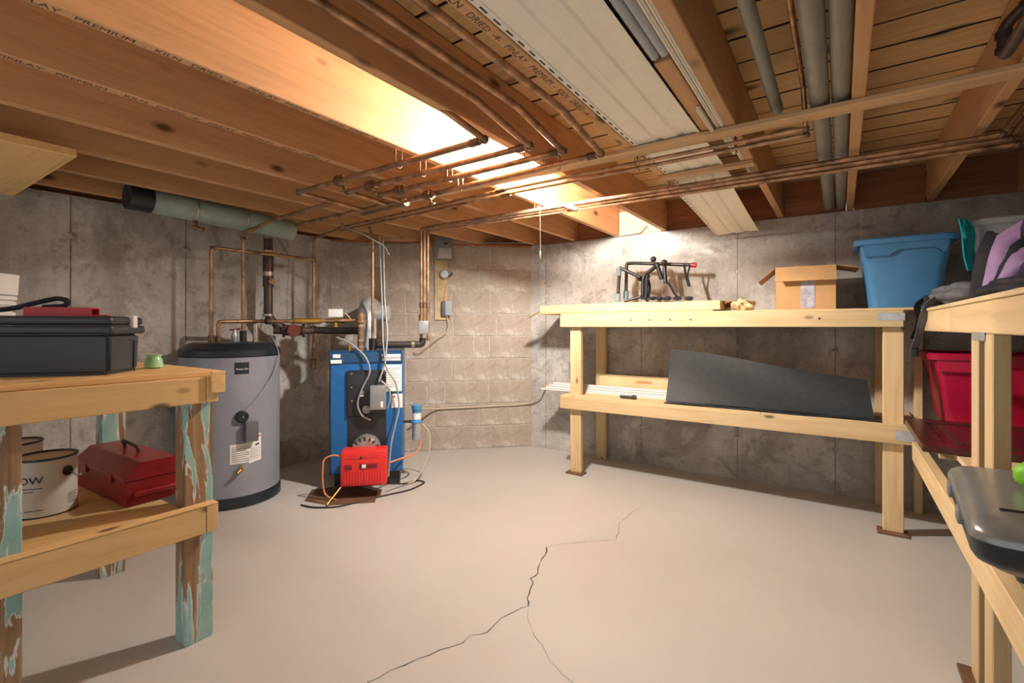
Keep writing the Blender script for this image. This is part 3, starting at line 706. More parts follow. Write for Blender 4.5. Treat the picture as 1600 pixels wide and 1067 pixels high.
cable('flex_conduit', 'short grey cable curling off the right of the control box', [(.10, -.06, .735), (.15, -.06, .69), (.165, -.06, .62), (.14, -.05, .545)], .006, M_CORD)
cable('floor_cord', 'dark cord lying on the floor around the foot of the boiler', [(.16, -.14, .06), (.26, .0, .01), (.34, .08, .006), (.40, .02, .006), (.30, -.12, .006), (.10, -.22, .006), (-.14, -.36, .006), (-.28, -.34, .006), (-.36, -.28, .006)], .005, M_IRON)
of = thing('oil_filter', 'blue and silver oil filter canister hanging right of the boiler', 'oil filter', bw((.335, .12, .40)))
latheo('canister', [(.028, -.115), (.033, -.11), (.033, 0), (.036, .005), (.036, .015)], M_GALV, of, 20, local=True)
latheo('filter_cap', [(.04, .01), (.04, .02), (.03, .03), (.03, .10), (.036, .105), (.036, .135), (.028, .14)], M_TOTEB, of, 20, local=True)
latheo('filter_label', [(.0305, .035), (.0305, .08)], M_PAPER, of, 20, local=True)
rbox('mount_bracket', -.12, .03, -.012, .012, .005, .022, M_IRON, of, .003, rot=(0, 0, BA))
tag(prism('floor_board', [(p.x, p.y) for p in (at_z(476, 783, 0), at_z(487, 766, 0), at_z(551, 758, 0), at_z(590, 768, 0), at_z(586, 785, 0), at_z(514, 790, 0))], 2, .0005, .005, W_BROWN, None), 'thin brown board lying on the floor before the red burner', 'board')
cable('copper_riser', 'slim copper pipe rising from the boiler top to the ceiling', [(.03, .10, 1.0), (.03, .10, 1.74), (.0, .16, 1.82)], .0105, M_COPPER, 'pipe', .02)

# ------------------------------------------------------------------ electrics on the block wall
def wall_frame(px, py, off=0.0):
    p = at_diag(px, py, off); return p
p0 = at_diag(680, 500); p1 = at_diag(706, 372)
eb = thing('backing_board', 'pale plywood strip carrying switches on the block wall', 'board', at_diag(690, 440), BA)
zc = eb.location.z
def bl(px, py):
    q = wmat(eb).inverted() @ at_diag(px, py); return q.x, q.z
xa, za = bl(679, 500); xb, zb = bl(699, 372)
board('ply_strip', xa, xb, -.019, -.002, za, zb, M_PLYB, eb, .002, local=True)
def on_wall(name, label, cat, px0, py0, px1, py1, d0, d1, mat, r=.004):
    c = at_diag((px0 + px1) / 2, (py0 + py1) / 2); o = thing(name, label, cat, c, BA)
    A = wmat(o).inverted() @ at_diag(px0, py1); B = wmat(o).inverted() @ at_diag(px1, py0)
    rbox('housing', A.x, B.x, -d1, -d0, A.z, B.z, mat, o, r)
    return o, A, B
o, A, B = on_wall('safety_switch', 'grey disconnect switch box at the top of the plywood strip', 'switch', 681, 373, 705, 407, .021, .09, M_GREYBOX)
board('cover_plate', A.x + .02, B.x - .005, -.093, -.0895, A.z + .01, A.z + .10, M_GALVP, o, .002, local=True)
rbox('toggle', .0, .03, -.11, -.09, .03, .045, M_BLKPL, o, .003)
bm = bmesh.new(); lathe(bm, [(.04, 0), (.04, .045), (.034, .05), (0, .05)], 20)
c = at_diag(694, 429, .02); rl = thing('relay_cover', 'round grey junction cover halfway down the plywood strip', 'junction box', c, BA)
mk('cover', bm, M_GREYBOX, rl, (0, 0, 0), (math.pi / 2, 0, 0), True, 40)
tubeo('clip', [(.03, -.02, -.02), (.07, -.03, .0), (.06, -.03, .02)], .006, M_IRON, rl, 8, local=True)
o, A, B = on_wall('relay_box', 'small dark grey relay box at the foot of the plywood strip', 'relay', 690, 471, 704, 493, .021, .07, M_GREYPL)
board('lid', A.x + .03, B.x + .004, -.075, -.069, A.z, B.z, M_GREYBOX, o, .002, local=True)
zb2 = thing('actuator_box', 'small white control box on the copper riser by the block wall', 'control box', (-2.46, 2.49, 1.10), BA)
rbox('cover', -.035, .035, -.03, .03, -.05, .045, M_GREYBOX, zb2, .005)
cab = lambda n, l, pts, r, m: tag(tubeo(n, [at_diag(x, y, off) for x, y, off in pts], r, m, None, 8, .04), l, 'cable')
cab('cable', 'beige wire from the plywood strip curling to the white control box', [(698, 494, .05), (702, 505, .05), (698, 520, .05), (688, 524, .08), (672, 526, .3), (667, 521, .34), (670, 516, .36)], .004, M_CORDB)
cab('cable', 'beige wire looping left of the disconnect switch', [(668, 366, .04), (674, 390, .03), (676, 415, .03), (684, 424, .03), (690, 428, .05)], .004, M_CORDB)
cab('cable', 'thin wire hanging right of the disconnect switch', [(703, 400, .03), (707, 425, .02), (704, 436, .03), (697, 445, .03), (694, 470, .04)], .003, M_CORDB)
tag(tubeo('cable', [at_diag(652, 638, .25), at_diag(680, 639, .02), at_diag(760, 635, .015), at_diag(815, 632, .015), at_y(832, 629, YB - .02), at_y(845, 620, YB - .05), at_y(852, 600, YB - .06)], .0065, M_CORDB, None, 8, .05), 'beige cable running low across the block wall', 'cable')
tag(tubeo('cable', [at_diag(560, 384, .02), at_diag(700, 379, .02), at_diag(820, 380, .02), at_y(850, 383, YB - .015), at_y(905, 378, YB - .015), at_y(1000, 364, YB - .02), at_y(1010, 352, YB - .02)], .0045, M_CORD, None, 8, .03), 'grey cable along the top of the block wall', 'cable')
tag(tubeo('cable', [(-3.55, 2.0, 1.83), (-3.40, 2.05, 1.62), (-3.36, 2.0, 1.35), (-3.30, 1.97, 1.16)], .0035, M_CORD, None, 8, .08), 'thin grey wire hanging down the left wall to the brass fitting', 'cable')
tag(tubeo('cable', [(-2.75, 2.03, 1.80), (-2.72, 2.0, 1.76), (-2.60, 2.05, 1.72), (-2.61, 2.27, 1.66), (-2.6, 2.3, 1.60)], .005, M_CORD, None, 8, .05), 'looping grey cable under the header pipe', 'cable')

# ------------------------------------------------------------------ left workbench
XF = -1.858
wbn = thing('workbench', 'rough wooden workbench with chipped teal painted legs', 'workbench', (-2.25, .5, 0))
for x0, x1, y0, y1 in ((-1.935, XF, .738, .828), (-1.935, XF, .25, .34), (-2.745, -2.672, .735, .822), (-2.745, -2.672, .28, .37)):
    xm = (x0 + x1) / 2
    board('leg', x0, xm - .001, y0, y1, 0, .92, M_CHIP, wbn, .003); board('leg', xm + .001, x1, y0, y1, 0, .92, M_CHIP, wbn, .003)
for z0, z1 in ((.838, .927), (.385, .478)):
    board('front_rail', XF + .001, XF + .039, -.5, .789, z0, z1, W_BY, wbn, .003)
    board('end_rail', -2.76, XF + .04, .79, .828, z0, z1, W_BX, wbn, .003) if z0 > .5 else board('end_block', XF + .001, XF + .04, .79, .828, z0, z1, W_BX, wbn, .003)
    board('back_rail', -2.785, -2.747, -.5, .828, z0, z1, W_BY, wbn, .003)
n = 4
for k in range(n):
    a = -2.78 + k * (.945 / n); board('top_plank', a, a + .945 / n - .003, -.5, .845, .9275, .946, W_BY, wbn, .002)
for k, (a, b) in enumerate(((-2.745, -2.5), (-2.497, -2.24), (-2.237, -1.99), (-1.987, -1.859))):
    board('shelf_plank', a, b, -.5, .735, .455, .474, W_BY, wbn, .002)
board('shelf_cleat', XF - .0, XF + .04, -.5, .828, .4785, .4835, W_BY, wbn, .001)
board('cap_end', XF + .041, XF + .052, .80, .845, .87, .946, W_BX, wbn, .002)

# black tool case on top
tc = thing('tool_case', 'black plastic tool case with a grey-lit end on the workbench', 'tool box', (-1.908, .552, .947), math.atan2(.148, -.172) - math.pi / 2)
# local: y runs along the end face away from the near corner, x outward; the case lies at x < 0... built so the end is x = 0
L, D, Hc = .46, .225, .19
bm = bmesh.new()
bx(bm, -L + .01, -.012, .012, D - .012, 0, .135)  # body
for v in bm.verts:
    if v.co.z < .01: v.co.x = v.co.x * .97 - .004; v.co.y = (v.co.y - D / 2) * .95 + D / 2
bmesh.ops.bevel(bm, geom=bm.edges[:], offset=.012, segments=3, affect='EDGES'); mk('case_body', bm, M_CASE, tc, local=True, smooth=35)
rbox('case_rim', -L, 0, 0, D, .13, .158, M_CASE, tc, .009)
rbox('case_lid', -L + .004, -.004, .004, D - .004, .159, .188, M_CASE, tc, .012)
rbox('latch', -.012, .006, D * .55, D * .68, .150, .192, M_WHITE, tc, .003)
board('end_groove', -.013, -.0105, D * .62, D * .78, .105, .112, M_CHAR, tc, .001, local=True)
board('end_groove', -.013, -.0105, D * .74, D * .78, .0, .108, M_CHAR, tc, .001, local=True)
board('handle_seam', -L + .03, -.03, -.001, .002, .128, .131, M_CHAR, tc, 0, local=True)
tcm = wmat(tc)
rt = thing('red_level', 'red plastic tool with a black loop strap lying on the black case', 'tool', tcm @ Vector((-.11, .07, .189)), tc.rotation_euler.z)
bm = bmesh.new()
for z0, z1 in ((0, .005), (.023, .028)): bx(bm, -.16, .02, 0, .05, z0, z1)
for y0, y1 in ((0, .005), (.045, .05)): bx(bm, -.16, .02, y0, y1, .005, .023)
mk('red_frame', bm, M_REDPL, rt, local=True)
board('red_web', .0, .06, .01, .04, .0, .004, M_REDPL, rt, .001, local=True)
bm = bmesh.new(); tube(bm, [(-.30, .02, .012), (-.20, .02, .022), (-.13, .02, .045), (-.08, .02, .058), (-.05, .02, .05), (-.06, .02, .032), (-.12, .02, .028)], .008, 8, .03); mk('strap', bm, M_BLKFAB, rt, local=True, smooth=60)
bk = thing('ribbed_pots', 'stack of white ribbed plastic pots at the left edge of the workbench', 'flower pot', (-2.44, .33, .947))
for k in range(9):
    z = .10 + .0185 * k; r_ = .086 + .0016 * k
    latheo('pot', [(r_ - .02, z - .10 if k == 0 else z - .02), (r_ - .004, z - .002), (r_ + .004, z), (r_ + .004, z + .012), (r_ - .003, z + .013)], M_WHITE, bk, 28, local=True, smooth=30)
latheo('pot', [(.098, .262), (.104, .265), (.107, .328), (.109, .335), (.1, .335), (.094, .27)], M_WHITE, bk, 28, local=True, smooth=30)
gc = latheo('plastic_cup', [(.020, 0), (.031, .004), (.028, .03), (.022, .042), (.026, .05), (.018, .05)], M_GREENT, None, 9, (-2.12, .738, .947)); tag(gc, 'small pale green plastic cup beside the black tool case', 'cup')

# paint cans and red metal toolbox on the lower shelf
def paint_can(label, x, y, big):
    t = thing('paint_can', label, 'paint can', (x, y, .4745), math.atan2(y, x) + math.pi / 2 + math.pi)
    r, h = .0825, .185
    latheo('can_body', [(r, .0), (r, h)], M_CAN, t, 40, local=True)
    latheo('bottom_rim', [(r + .0015, 0), (r + .0015, .004)], M_IRON, t, 40, local=True)
    latheo('lid_rim', [(r - .006, h - .004), (r + .0025, h), (r + .0025, h + .006), (r - .004, h + .006), (r - .007, h - .002), (r - .02, h - .004), (.0, h - .004)], M_NAVY, t, 40, local=True)
    return t, r, h
can, r, h = paint_can('beige paint can with black rim and handle ear beside the red toolbox', -2.242, .466, True)
def can_m(ang, z, off=.0008): return Matrix.Rotation(ang, 4, 'Z') @ basis(Vector((1, 0, 0)), Vector((0, 0, 1)), Vector((0, -1, 0)), Vector((0, -(.0825 + off), z)))
text('lettering', 'O', .034, M_INK, can, can_m(-.66, .123)); text('lettering', 'W', .034, M_INK, can, can_m(-.27, .123))
for a_, z_, w_ in ((-.45, .098, .03), (-.5, .088, .012), (-.35, .026, .022)):
    bm = bmesh.new(); bx(bm, -w_, w_, -.0004, .003, -.0009, .0009); o = mk('print_line', bm, M_INK, can, local=True); o.matrix_basis = Matrix.Rotation(a_, 4, 'Z') @ Matrix.Translation((0, -.0828, z_))
for i in range(7):
    bm = bmesh.new(); bx(bm, -.018, .018 - .006 * (i % 2), -.0004, 0, -.0008, .0008)
    o = mk('print_line', bm, M_INK, can, local=True); o.matrix_basis = Matrix.Rotation(.95, 4, 'Z') @ Matrix.Translation((0, -.0828, .062 - i * .0055))
latheo('handle_ear', [(.017, 0), (.017, .003), (.012, .005), (.005, .004)], M_NAVY, can, 20, loc=(.0825 * math.sin(.72), -.0825 * math.cos(.72), .14), rot=(math.pi / 2, 0, .72), local=True)
tubeo('bail', [(.0825 * math.sin(.78) + .003, -.0825 * math.cos(.78) - .004, .135), (.085 * math.sin(1.15), -.085 * math.cos(1.15), .118), (.093 * math.sin(1.45), -.093 * math.cos(1.45), .105), (.091 * math.sin(1.6), -.091 * math.cos(1.6), .11)], .0016, M_GALV, can, 6, .01, local=True)
can2, _, _ = paint_can('beige paint can partly hidden behind the front can', -2.60, .45, False)
rb = thing('metal_toolbox', 'dark red metal toolbox with gabled lid and black handle', 'tool box', (-2.28, .72, .4745), math.radians(2))
Lb, Db = .235, .10
board('box_body', -Lb, Lb, -Db, Db, 0, .088, M_TOOLRED, rb, .003, local=True)
prism('box_lid', [(-Db - .004, .088), (-Db - .004, .103), (-Db + .045, .148), (Db - .045, .148), (Db + .004, .103), (Db + .004, .088)], 0, -Lb - .003, Lb + .003, M_TOOLRED, rb, True, .002)
board('end_lip', Lb, Lb + .02, -Db + .02, Db - .02, .035, .05, M_TOOLRED, rb, .003, local=True)
for x in (-.12, .12): board('hasp', x - .012, x + .012, -Db - .008, -Db, .07, .10, M_TOOLRED, rb, .002, local=True)
tubeo('handle', [(-.06, 0, .148), (-.06, 0, .165), (-.03, -.02, .185), (.03, -.02, .185), (.06, 0, .165), (.06, 0, .148)], .006, M_IRON, rb, 8, .02, local=True)

# ------------------------------------------------------------------ long shelf on the back wall
sh = thing('wall_shelf', 'long two-tier shelf of new pine lumber along the back wall', 'shelving', (-.7, 3.5, 0))
SF = 3.26
for x0 in (-1.69, .185):
    board('post', x0, x0 + .089, SF, SF + .038, .012, 1.185, W_PZ, sh, .003); board('post', x0 - .01, x0 + .079, 3.745, 3.783, .0, 1.185, W_PZ, sh, .003)
    board('shim', x0 - .025, x0 + .11, SF - .03, SF + .06, 0, .0125, W_BROWN, sh, .002)
board('front_rail', -1.755, .27, SF - .039, SF - .001, 1.10, 1.189, W_PX, sh, .003)
board('front_rail', -1.755, .33, SF - .039, SF - .001, .488, .577, W_PX, sh, .003)
board('back_rail', -1.755, .28, 3.706, 3.744, 1.10, 1.189, W_PX, sh, .003)
board('back_rail', -1.755, .28, 3.706, 3.744, .488, .577, W_PX, sh, .003)
for z in (1.1895, .5775):
    board('deck_panel', -1.75, -.40, SF - .035, 3.79, z, z + .012, W_PX, sh, .001); board('deck_panel', -.398, .335, SF - .035, 3.79, z, z + .012, W_PX, sh, .001)
board('tie_plate', .16, .275, SF - .0415, SF - .039, 1.135, 1.175, M_GALVP, sh, .0005); board('tie_plate', .235, .345, SF - .0415, SF - .039, .505, .56, M_GALVP, sh, .0005)
for x in (-1.2, -1.07, -.93, -.8, -.1): latheo('screw_head', [(.006, 0), (.006, .0015), (.002, .001)], M_IRON, sh, 10, (x, SF - .039, 1.148), (math.pi / 2, 0, 0))

TOPZ, LOWZ = 1.202, .590
# long flat carton
cb = thing('flat_carton', 'long flattened cardboard carton on the top tier under the bike rack', 'cardboard', (-1.3, 3.5, TOPZ), math.radians(-1))
bm = bmesh.new(); bx(bm, -.70, .66, -.17, .17, .012, .072)
bmesh.ops.subdivide_edges(bm, edges=[e for e in bm.edges if abs(e.verts[0].co.x - e.verts[1].co.x) > .5], cuts=8)
for v in bm.verts: v.co.z += random.uniform(-.006, .004) * (v.co.z > .04); v.co.y += random.uniform(-.004, .004)
mk('carton', bm, M_CARDL, cb, local=True); board('under_sheet', -.72, .62, -.19, .18, .0, .010, M_CARD, cb, .001, local=True)
sheet('torn_flap', [[(-.70 - .05 * i, -.17 + .04 * j, .03 - .022 * i + .008 * j) for i in range(4)] for j in range(3)], .003, M_CARDL, cb, local=True)
sheet('torn_flap', [[(.66 + .05 * i, -.10 + .04 * j, .05 + .02 * math.sin(i * 1.7 + j)) for i in range(4)] for j in range(5)], .003, M_CARDD, cb, local=True)
# crumpled packing by the carton end
bm = bmesh.new(); bmesh.ops.create_icosphere(bm, subdivisions=3, radius=.06)
for v in bm.verts: v.co *= 1 + .35 * math.sin(v.co.x * 90) * math.cos(v.co.y * 70 + v.co.z * 60); v.co.z = max(-.035, v.co.z * .65)
tag(mk('crumpled_paper', bm, M_CARDL, None, (-.52, 3.42, TOPZ + .036)), 'crumpled white and brown packing paper between flat carton and box', 'paper')

# bike rack
br = thing('bike_rack', 'folded black car bike rack with grey foam grips and a red cap', 'bike rack', (-1.15, 3.52, TOPZ + .074))
def rp(px, py, Y=3.52): 
    q = at_y(px, py, Y); return (q.x + 1.15, q.y - 3.52, q.z - (TOPZ + .074))
zf = lambda p: (p[0], p[1], max(p[2], .014))
tubeo('cross_bar', [rp(979, 412, 3.58), rp(992, 411, 3.58), rp(1080, 414, 3.58)], .013, M_BLKPL, br, 12, .02, local=True)
tubeo('cross_bar', [rp(968, 418, 3.44), rp(1000, 433, 3.46)], .013, M_BLKPL, br, 12, local=True)
tubeo('red_cap', [rp(1080, 414, 3.58), rp(1088, 414.5, 3.58)], .018, M_REDPL, br, 14, local=True)
for px, y0, y1, Y in ((966, 422, 470, 3.44), (979, 413, 466, 3.56)):
    tubeo('upright', [zf(rp(px + 2 if px < 970 else px, y0, Y)), zf(rp(px - 1, y1, Y))], .0125, M_BLKPL, br, 12, local=True)
    tubeo('foam_grip', [zf(rp(px - .5, y1 - 11, Y)), zf(rp(px - 1, y1 + 1, Y))], .020, M_GRIP, br, 14, local=True)
tubeo('foam_grip', [rp(967, 418, 3.44), rp(966.6, 431, 3.44)], .019, M_GRIP, br, 14, local=True)
tubeo('arm', [zf(rp(1004, 468, 3.5)), rp(1005, 432, 3.5), rp(1025, 416, 3.54)], .014, M_BLKPL, br, 12, .02, local=True)
tubeo('arm', [zf(rp(1009, 468, 3.47)), rp(1011, 432, 3.47)], .012, M_BLKPL, br, 12, local=True)
tubeo('arm', [rp(1026, 412, 3.55), rp(1034, 436, 3.55)], .016, M_BLKPL, br, 12, local=True)
tubeo('arm', [rp(1038, 410, 3.57), rp(1040, 442, 3.55)], .015, M_BLKPL, br, 12, local=True)
for px, py in ((1021, 405), (1038, 410), (1000, 435), (1011, 432)):
    bm = bmesh.new(); bmesh.ops.create_uvsphere(bm, u_segments=12, v_segments=8, radius=.022); mk('clamp_knob', bm, M_BLKPL, br, rp(px, py, 3.52), local=True, smooth=60)
tubeo('foot_bar', [zf(rp(975, 471, 3.46)), zf(rp(1003, 463, 3.5)), zf(rp(1012, 470, 3.42))], .011, M_BLKPL, br, 10, .02, local=True)
def strap(parent, pts, wd, mat, name='strap', local=True):
    rows = []
    P = fillet([Vector(p) for p in pts], .04)
    for off in (-wd / 2, wd / 2): rows.append([(p.x + off * .8, p.y + off * .5, p.z) for p in P])
    return sheet(name, rows, .002, mat, parent, local=local)
strap(br, [rp(1041, 440, 3.55), rp(1048, 446, 3.5), rp(1053, 458, 3.48), zf(rp(1062, 468, 3.46))], .02, M_BLKFAB)
strap(br, [rp(1069, 413, 3.56), rp(1070, 420, 3.56), rp(1072, 432, 3.55), rp(1076, 447, 3.54)], .018, M_BLKFAB)
strap(br, [rp(1078, 413, 3.56), rp(1077, 420, 3.56), rp(1074, 430, 3.55), rp(1078, 448, 3.54)], .014, M_BLKFAB)
strap(br, [rp(1013, 436, 3.5), rp(1016, 450, 3.5), zf(rp(1013, 466, 3.48))], .02, M_BLKFAB)
for px in (1020, 1030, 1042, 1058, 1076):
    bm = bmesh.new(); bmesh.ops.create_icosphere(bm, subdivisions=2, radius=.024)
    for v in bm.verts: v.co = Vector((v.co.x * 1.4, v.co.y, v.co.z * .6)) * random.uniform(.85, 1.15)
    mk('strap_bundle', bm, M_BLKFAB, br, zf(rp(px, 466, 3.5)), local=True, smooth=60)

# open cardboard box
cx = thing('cardboard_box', 'brown cardboard box with open flaps and clear tape on the top tier', 'box', (-.185, 3.50, TOPZ), math.radians(3))
W2, D2, H2 = .155, .13, .262
for nm, a in (('side_panel', (-W2, W2, -D2, -D2 + .004, 0, H2)), ('side_panel', (-W2, W2, D2 - .004, D2, 0, H2)), ('side_panel', (-W2, -W2 + .004, -D2, D2, 0, H2)), ('side_panel', (W2 - .004, W2, -D2, D2, 0, H2)), ('bottom_panel', (-W2, W2, -D2, D2, 0, .004))):
    board(nm, *a, M_CARD, cx, .001, local=True)
sheet('flap', [[(-W2 + (.31) * j / 2, -D2 - .003 - .018 * i, H2 - .030 * i) for i in range(4)] for j in range(3)], .003, M_CARD, cx, local=True, smooth=False)
sheet('flap', [[(-W2 - .032 * i, -D2 + .26 * j / 2, H2 - .028 * i) for i in range(4)] for j in range(3)], .003, M_CARDD, cx, local=True, smooth=False)
sheet('flap', [[(W2 + .038 * i, -D2 + .26 * j / 2, H2 - .008 * i) for i in range(4)] for j in range(3)], .003, M_CARDD, cx, local=True, smooth=False)
board('tape', -.022, .05, -D2 - .0015, -D2, .01, H2 - .08, M_TAPE, cx, 0, local=True)

def tote(name, label, loc, rz, w0, d0, w1, d1, h, mat):
    t = thing(name, label, 'storage bin', loc, rz)
    def ring(wx, dy, z, r=.045, n=4):
        P = []
        for sx, sy, a0 in ((1, 1, 0), (-1, 1, 90), (-1, -1, 180), (1, -1, 270)):
            for i in range(n + 1):
                a = math.radians(a0 + 90 * i / n); P.append((sx * (wx / 2 - r) + r * math.cos(a), sy * (dy / 2 - r) + r * math.sin(a), z))
        return P
    bm = bmesh.new(); R = []
    for f, z in ((0, 0), (.06, .02 * h), (.62, .66 * h), (.70, .69 * h), (.93, .93 * h), (1, h)):
        R.append([bm.verts.new(p) for p in ring(w0 + (w1 - w0) * f, d0 + (d1 - d0) * f, z)])
    R.append([bm.verts.new(p) for p in ring(w1 - .012, d1 - .012, h)]); R.append([bm.verts.new(p) for p in ring(w0 - .012, d0 - .012, .008)])
    for a, b in zip(R, R[1:]):
        for k in range(len(a)): bm.faces.new((a[k], a[(k + 1) % len(a)], b[(k + 1) % len(a)], b[k]))
    bm.faces.new(R[0][::-1]); bm.faces.new(R[-1])
    mk('bin_body', bm, mat, t, local=True, smooth=40)
    bm = bmesh.new(); R = []
    for e, z in ((0, h - .03), (.022, h - .03), (.026, h - .005), (.018, h + .004), (-.012, h + .004), (-.012, h - .01)):
        R.append([bm.verts.new(p) for p in ring(w1 + 2 * e, d1 + 2 * e, z, .055)])
    for a, b in zip(R, R[1:] + R[:1]):
        for k in range(len(a)): bm.faces.new((a[k], a[(k + 1) % len(a)], b[(k + 1) % len(a)], b[k]))
    mk('bin_rim', bm, mat, t, local=True, smooth=40)
    return t
tb = tote('storage_bin', 'big open blue plastic storage bin on the top tier', (.285, 3.545, TOPZ), 0, .30, .33, .40, .40, .385, M_TOTEB)
prism('grip_skirt', [(-.185, .365), (-.175, .285), (-.06, .285), (-.03, .325), (.12, .325), (.15, .29), (.175, .29), (.185, .365)], 1, -.212, -.175, M_TOTEB, tb, True, .006, 35)
tr = tote('storage_bin', 'big open crimson plastic storage bin on the lower tier behind the panel door', (.70, 3.535, .5905), 0, .50, .33, .62, .42, .37, M_TOTER)
prism('grip_skirt', [(-.29, .355), (-.285, .275), (-.15, .275), (-.11, .32), (.11, .32), (.15, .275), (.285, .275), (.29, .355)], 1, -.222, -.185, M_TOTER, tr, True, .006, 35)

# lower tier: black mat, white strips, carton, torch
mt = []
nI, nJ = 16, 8
xl, xr = at_y(1041, 620, 3.30).x, at_y(1366, 645, 3.30).x
rows = []
for i in range(nI + 1):
    u = i / nI; x = xl + (xr - xl) * u
    top = .345 - .15 * u + .012 * math.sin(u * 3.1)
    r = []
    for j in range(nJ + 1):
        v = j / nJ
        r.append((x + .012 * v * (1 - u) - .03 * v * u, 3.285 + .07 * v + .015 * math.sin(u * 4 + v * 3) , LOWZ + .012 + top * v + .008 * math.sin(u * 7)* v))
    for j in range(1, 5):
        v = j / 4; e = r[nJ]
        r.append((e[0], e[1] + .06 * v, e[2] - .03 * v - .12 * v * v * top / .3))
    rows.append(r)
fm = thing('rubber_mat', 'folded black rubber mat leaning on the lower tier of the long shelf', 'mat', (xl, 3.3, LOWZ))
sheet('mat_sheet', rows, .006, M_BLKMAT, fm)
rows = [[(xl + (xr + .03 - xl) * i / nI, 3.24 + .05 * j - .008 * math.sin(i * .8) * (j == 0), LOWZ + .004 + .010 * math.sin(i * .55 + .3) ** 2 * (j < 2)) for j in range(5)] for i in range(nI + 1)]
sheet('mat_fold', rows, .006, M_BLKMAT, fm)
for k, (dy, dz, x0, x1, lb) in enumerate(((0, .0, -2.03, -1.0, 'white trim strip lowest of the bundle on the lower tier'), (.03, .013, -2.0, -.95, 'white trim strip second from the bottom of the bundle'), (.05, .027, -1.98, -.9, 'white trim strip third from the bottom of the bundle'), (.085, .041, -1.96, -.9, 'white trim strip topmost of the bundle on the lower tier'))):
    t = board('trim_strip', x0, x1, 3.40 + dy, 3.45 + dy, LOWZ + dz, LOWZ + dz + .011, M_WHITE, None, .002)
    tag(t, lb, 'trim strip', 'white trim strips on the lower tier')
    board('strip_bead', x0, x1, 3.398 + dy, 3.406 + dy, LOWZ + dz + .0095, LOWZ + dz + .0135, M_WHITE, t, .001)
pb = thing('carton', 'long low brown carton at the back of the lower tier behind the strips', 'box', (-1.22, 3.62, LOWZ))
board('carton_body', -.36, .36, -.07, .07, 0, .125, M_CARDL, pb, .004, local=True); board('tape', -.06, .06, -.0715, -.069, .085, .105, M_CARDD, pb, 0, local=True); board('lid_seam', -.355, .355, -.003, .003, .1245, .1262, M_CARDD, pb, 0, local=True)
q = at_z(981, 617, LOWZ)
fl_ = thing('flashlight', 'small black flashlight lying at the front of the lower tier', 'flashlight', (at_y(981, 617, 3.295).x, 3.295, LOWZ), math.radians(4))
tubeo('barrel', [(-.055, 0, .015), (.025, 0, .015)], .011, M_BLKPL, fl_, 14, local=True); tubeo('head', [(.025, 0, .015), (.035, 0, .015), (.06, 0, .015)], [.011, .015, .015], M_BLKPL, fl_, 14, local=True)

# ------------------------------------------------------------------ right-hand bench
XB = .34
rbn = thing('side_bench', 'pine lumber bench with doubled posts along the right wall', 'shelving', (.7, 2.3, 0))
for y0 in (1.995, 1.825): board('post', XB + .001, XB + .039, y0, y0 + .089, .012, 1.08, W_PZ, rbn, .003)
board('shim', XB - .03, XB + .06, 1.97, 2.11, 0, .0125, W_BROWN, rbn, .002)
board('back_post', XB + .02, XB + .058, 3.70, 3.785, 0, 1.08, W_PZ, rbn, .003)
for y0, y1 in ((2.445, 3.215), (.9, 2.442)): board('front_rail', XB, XB + .038, y0, y1, 1.081, 1.175, W_PY, rbn, .003)
board('low_rail', XB - .039, XB - .0, .75, 3.2, .42, .515, W_PY, rbn, .003)
for k in range(4): board('top_plank', XB - .005 + k * .18, XB + .173 + k * .18, .9, 3.215 if k == 0 else 3.79, 1.1755, 1.19, W_PY, rbn, .002)
for k in range(4): board('low_plank', XB - .038 + k * .185 if k else XB + .041, XB + .145 + k * .185, .75, 3.215 if k == 0 else 3.79, .571, .589, W_PY, rbn, .002)
for yy in (.9, 1.55, 2.3, 3.0): board('low_joist', XB + .041, XB + .70, yy, yy + .038, .482, .570, W_PX, rbn, .003)
for yy in (1.2, 2.2, 3.1): board('top_joist', XB + .041, XB + .70, yy, yy + .038, 1.086, 1.174, W_PX, rbn, .003)
board('tie_plate', XB - .0025, XB - .0003, 1.90, 2.05, 1.06, 1.085, M_GALVP, rbn, .0005)
# panel door lying flat
pd = thing('cabinet_door', 'dark reddish panelled cabinet door lying flat on the right-hand bench', 'door', (.275, 2.575, .5905))
Wd, Ld = .60, .74
for nm, a in (('stile', (0, Wd, 0, .085)), ('stile', (0, Wd, Ld - .085, Ld)), ('rail', (0, .085, .0855, Ld - .0855)), ('rail', (Wd - .085, Wd, .0855, Ld - .0855))):
    board(nm, a[0], a[1], a[2], a[3], 0, .028, W_DOOR, pd, .004, local=True)
board('panel', .0855, Wd - .0855, .0855, Ld - .0855, .004, .018, W_DOOR, pd, .002, local=True)
bm = bmesh.new(); bx(bm, .12, Wd - .12, .12, Ld - .12, .018, .026)
for v in bm.verts:
    if v.co.z > .02: v.co.x += .02 if v.co.x < .3 else -.02; v.co.y += .02 if v.co.y < .37 else -.02
mk('raised_field', bm, W_DOOR, pd, local=True)
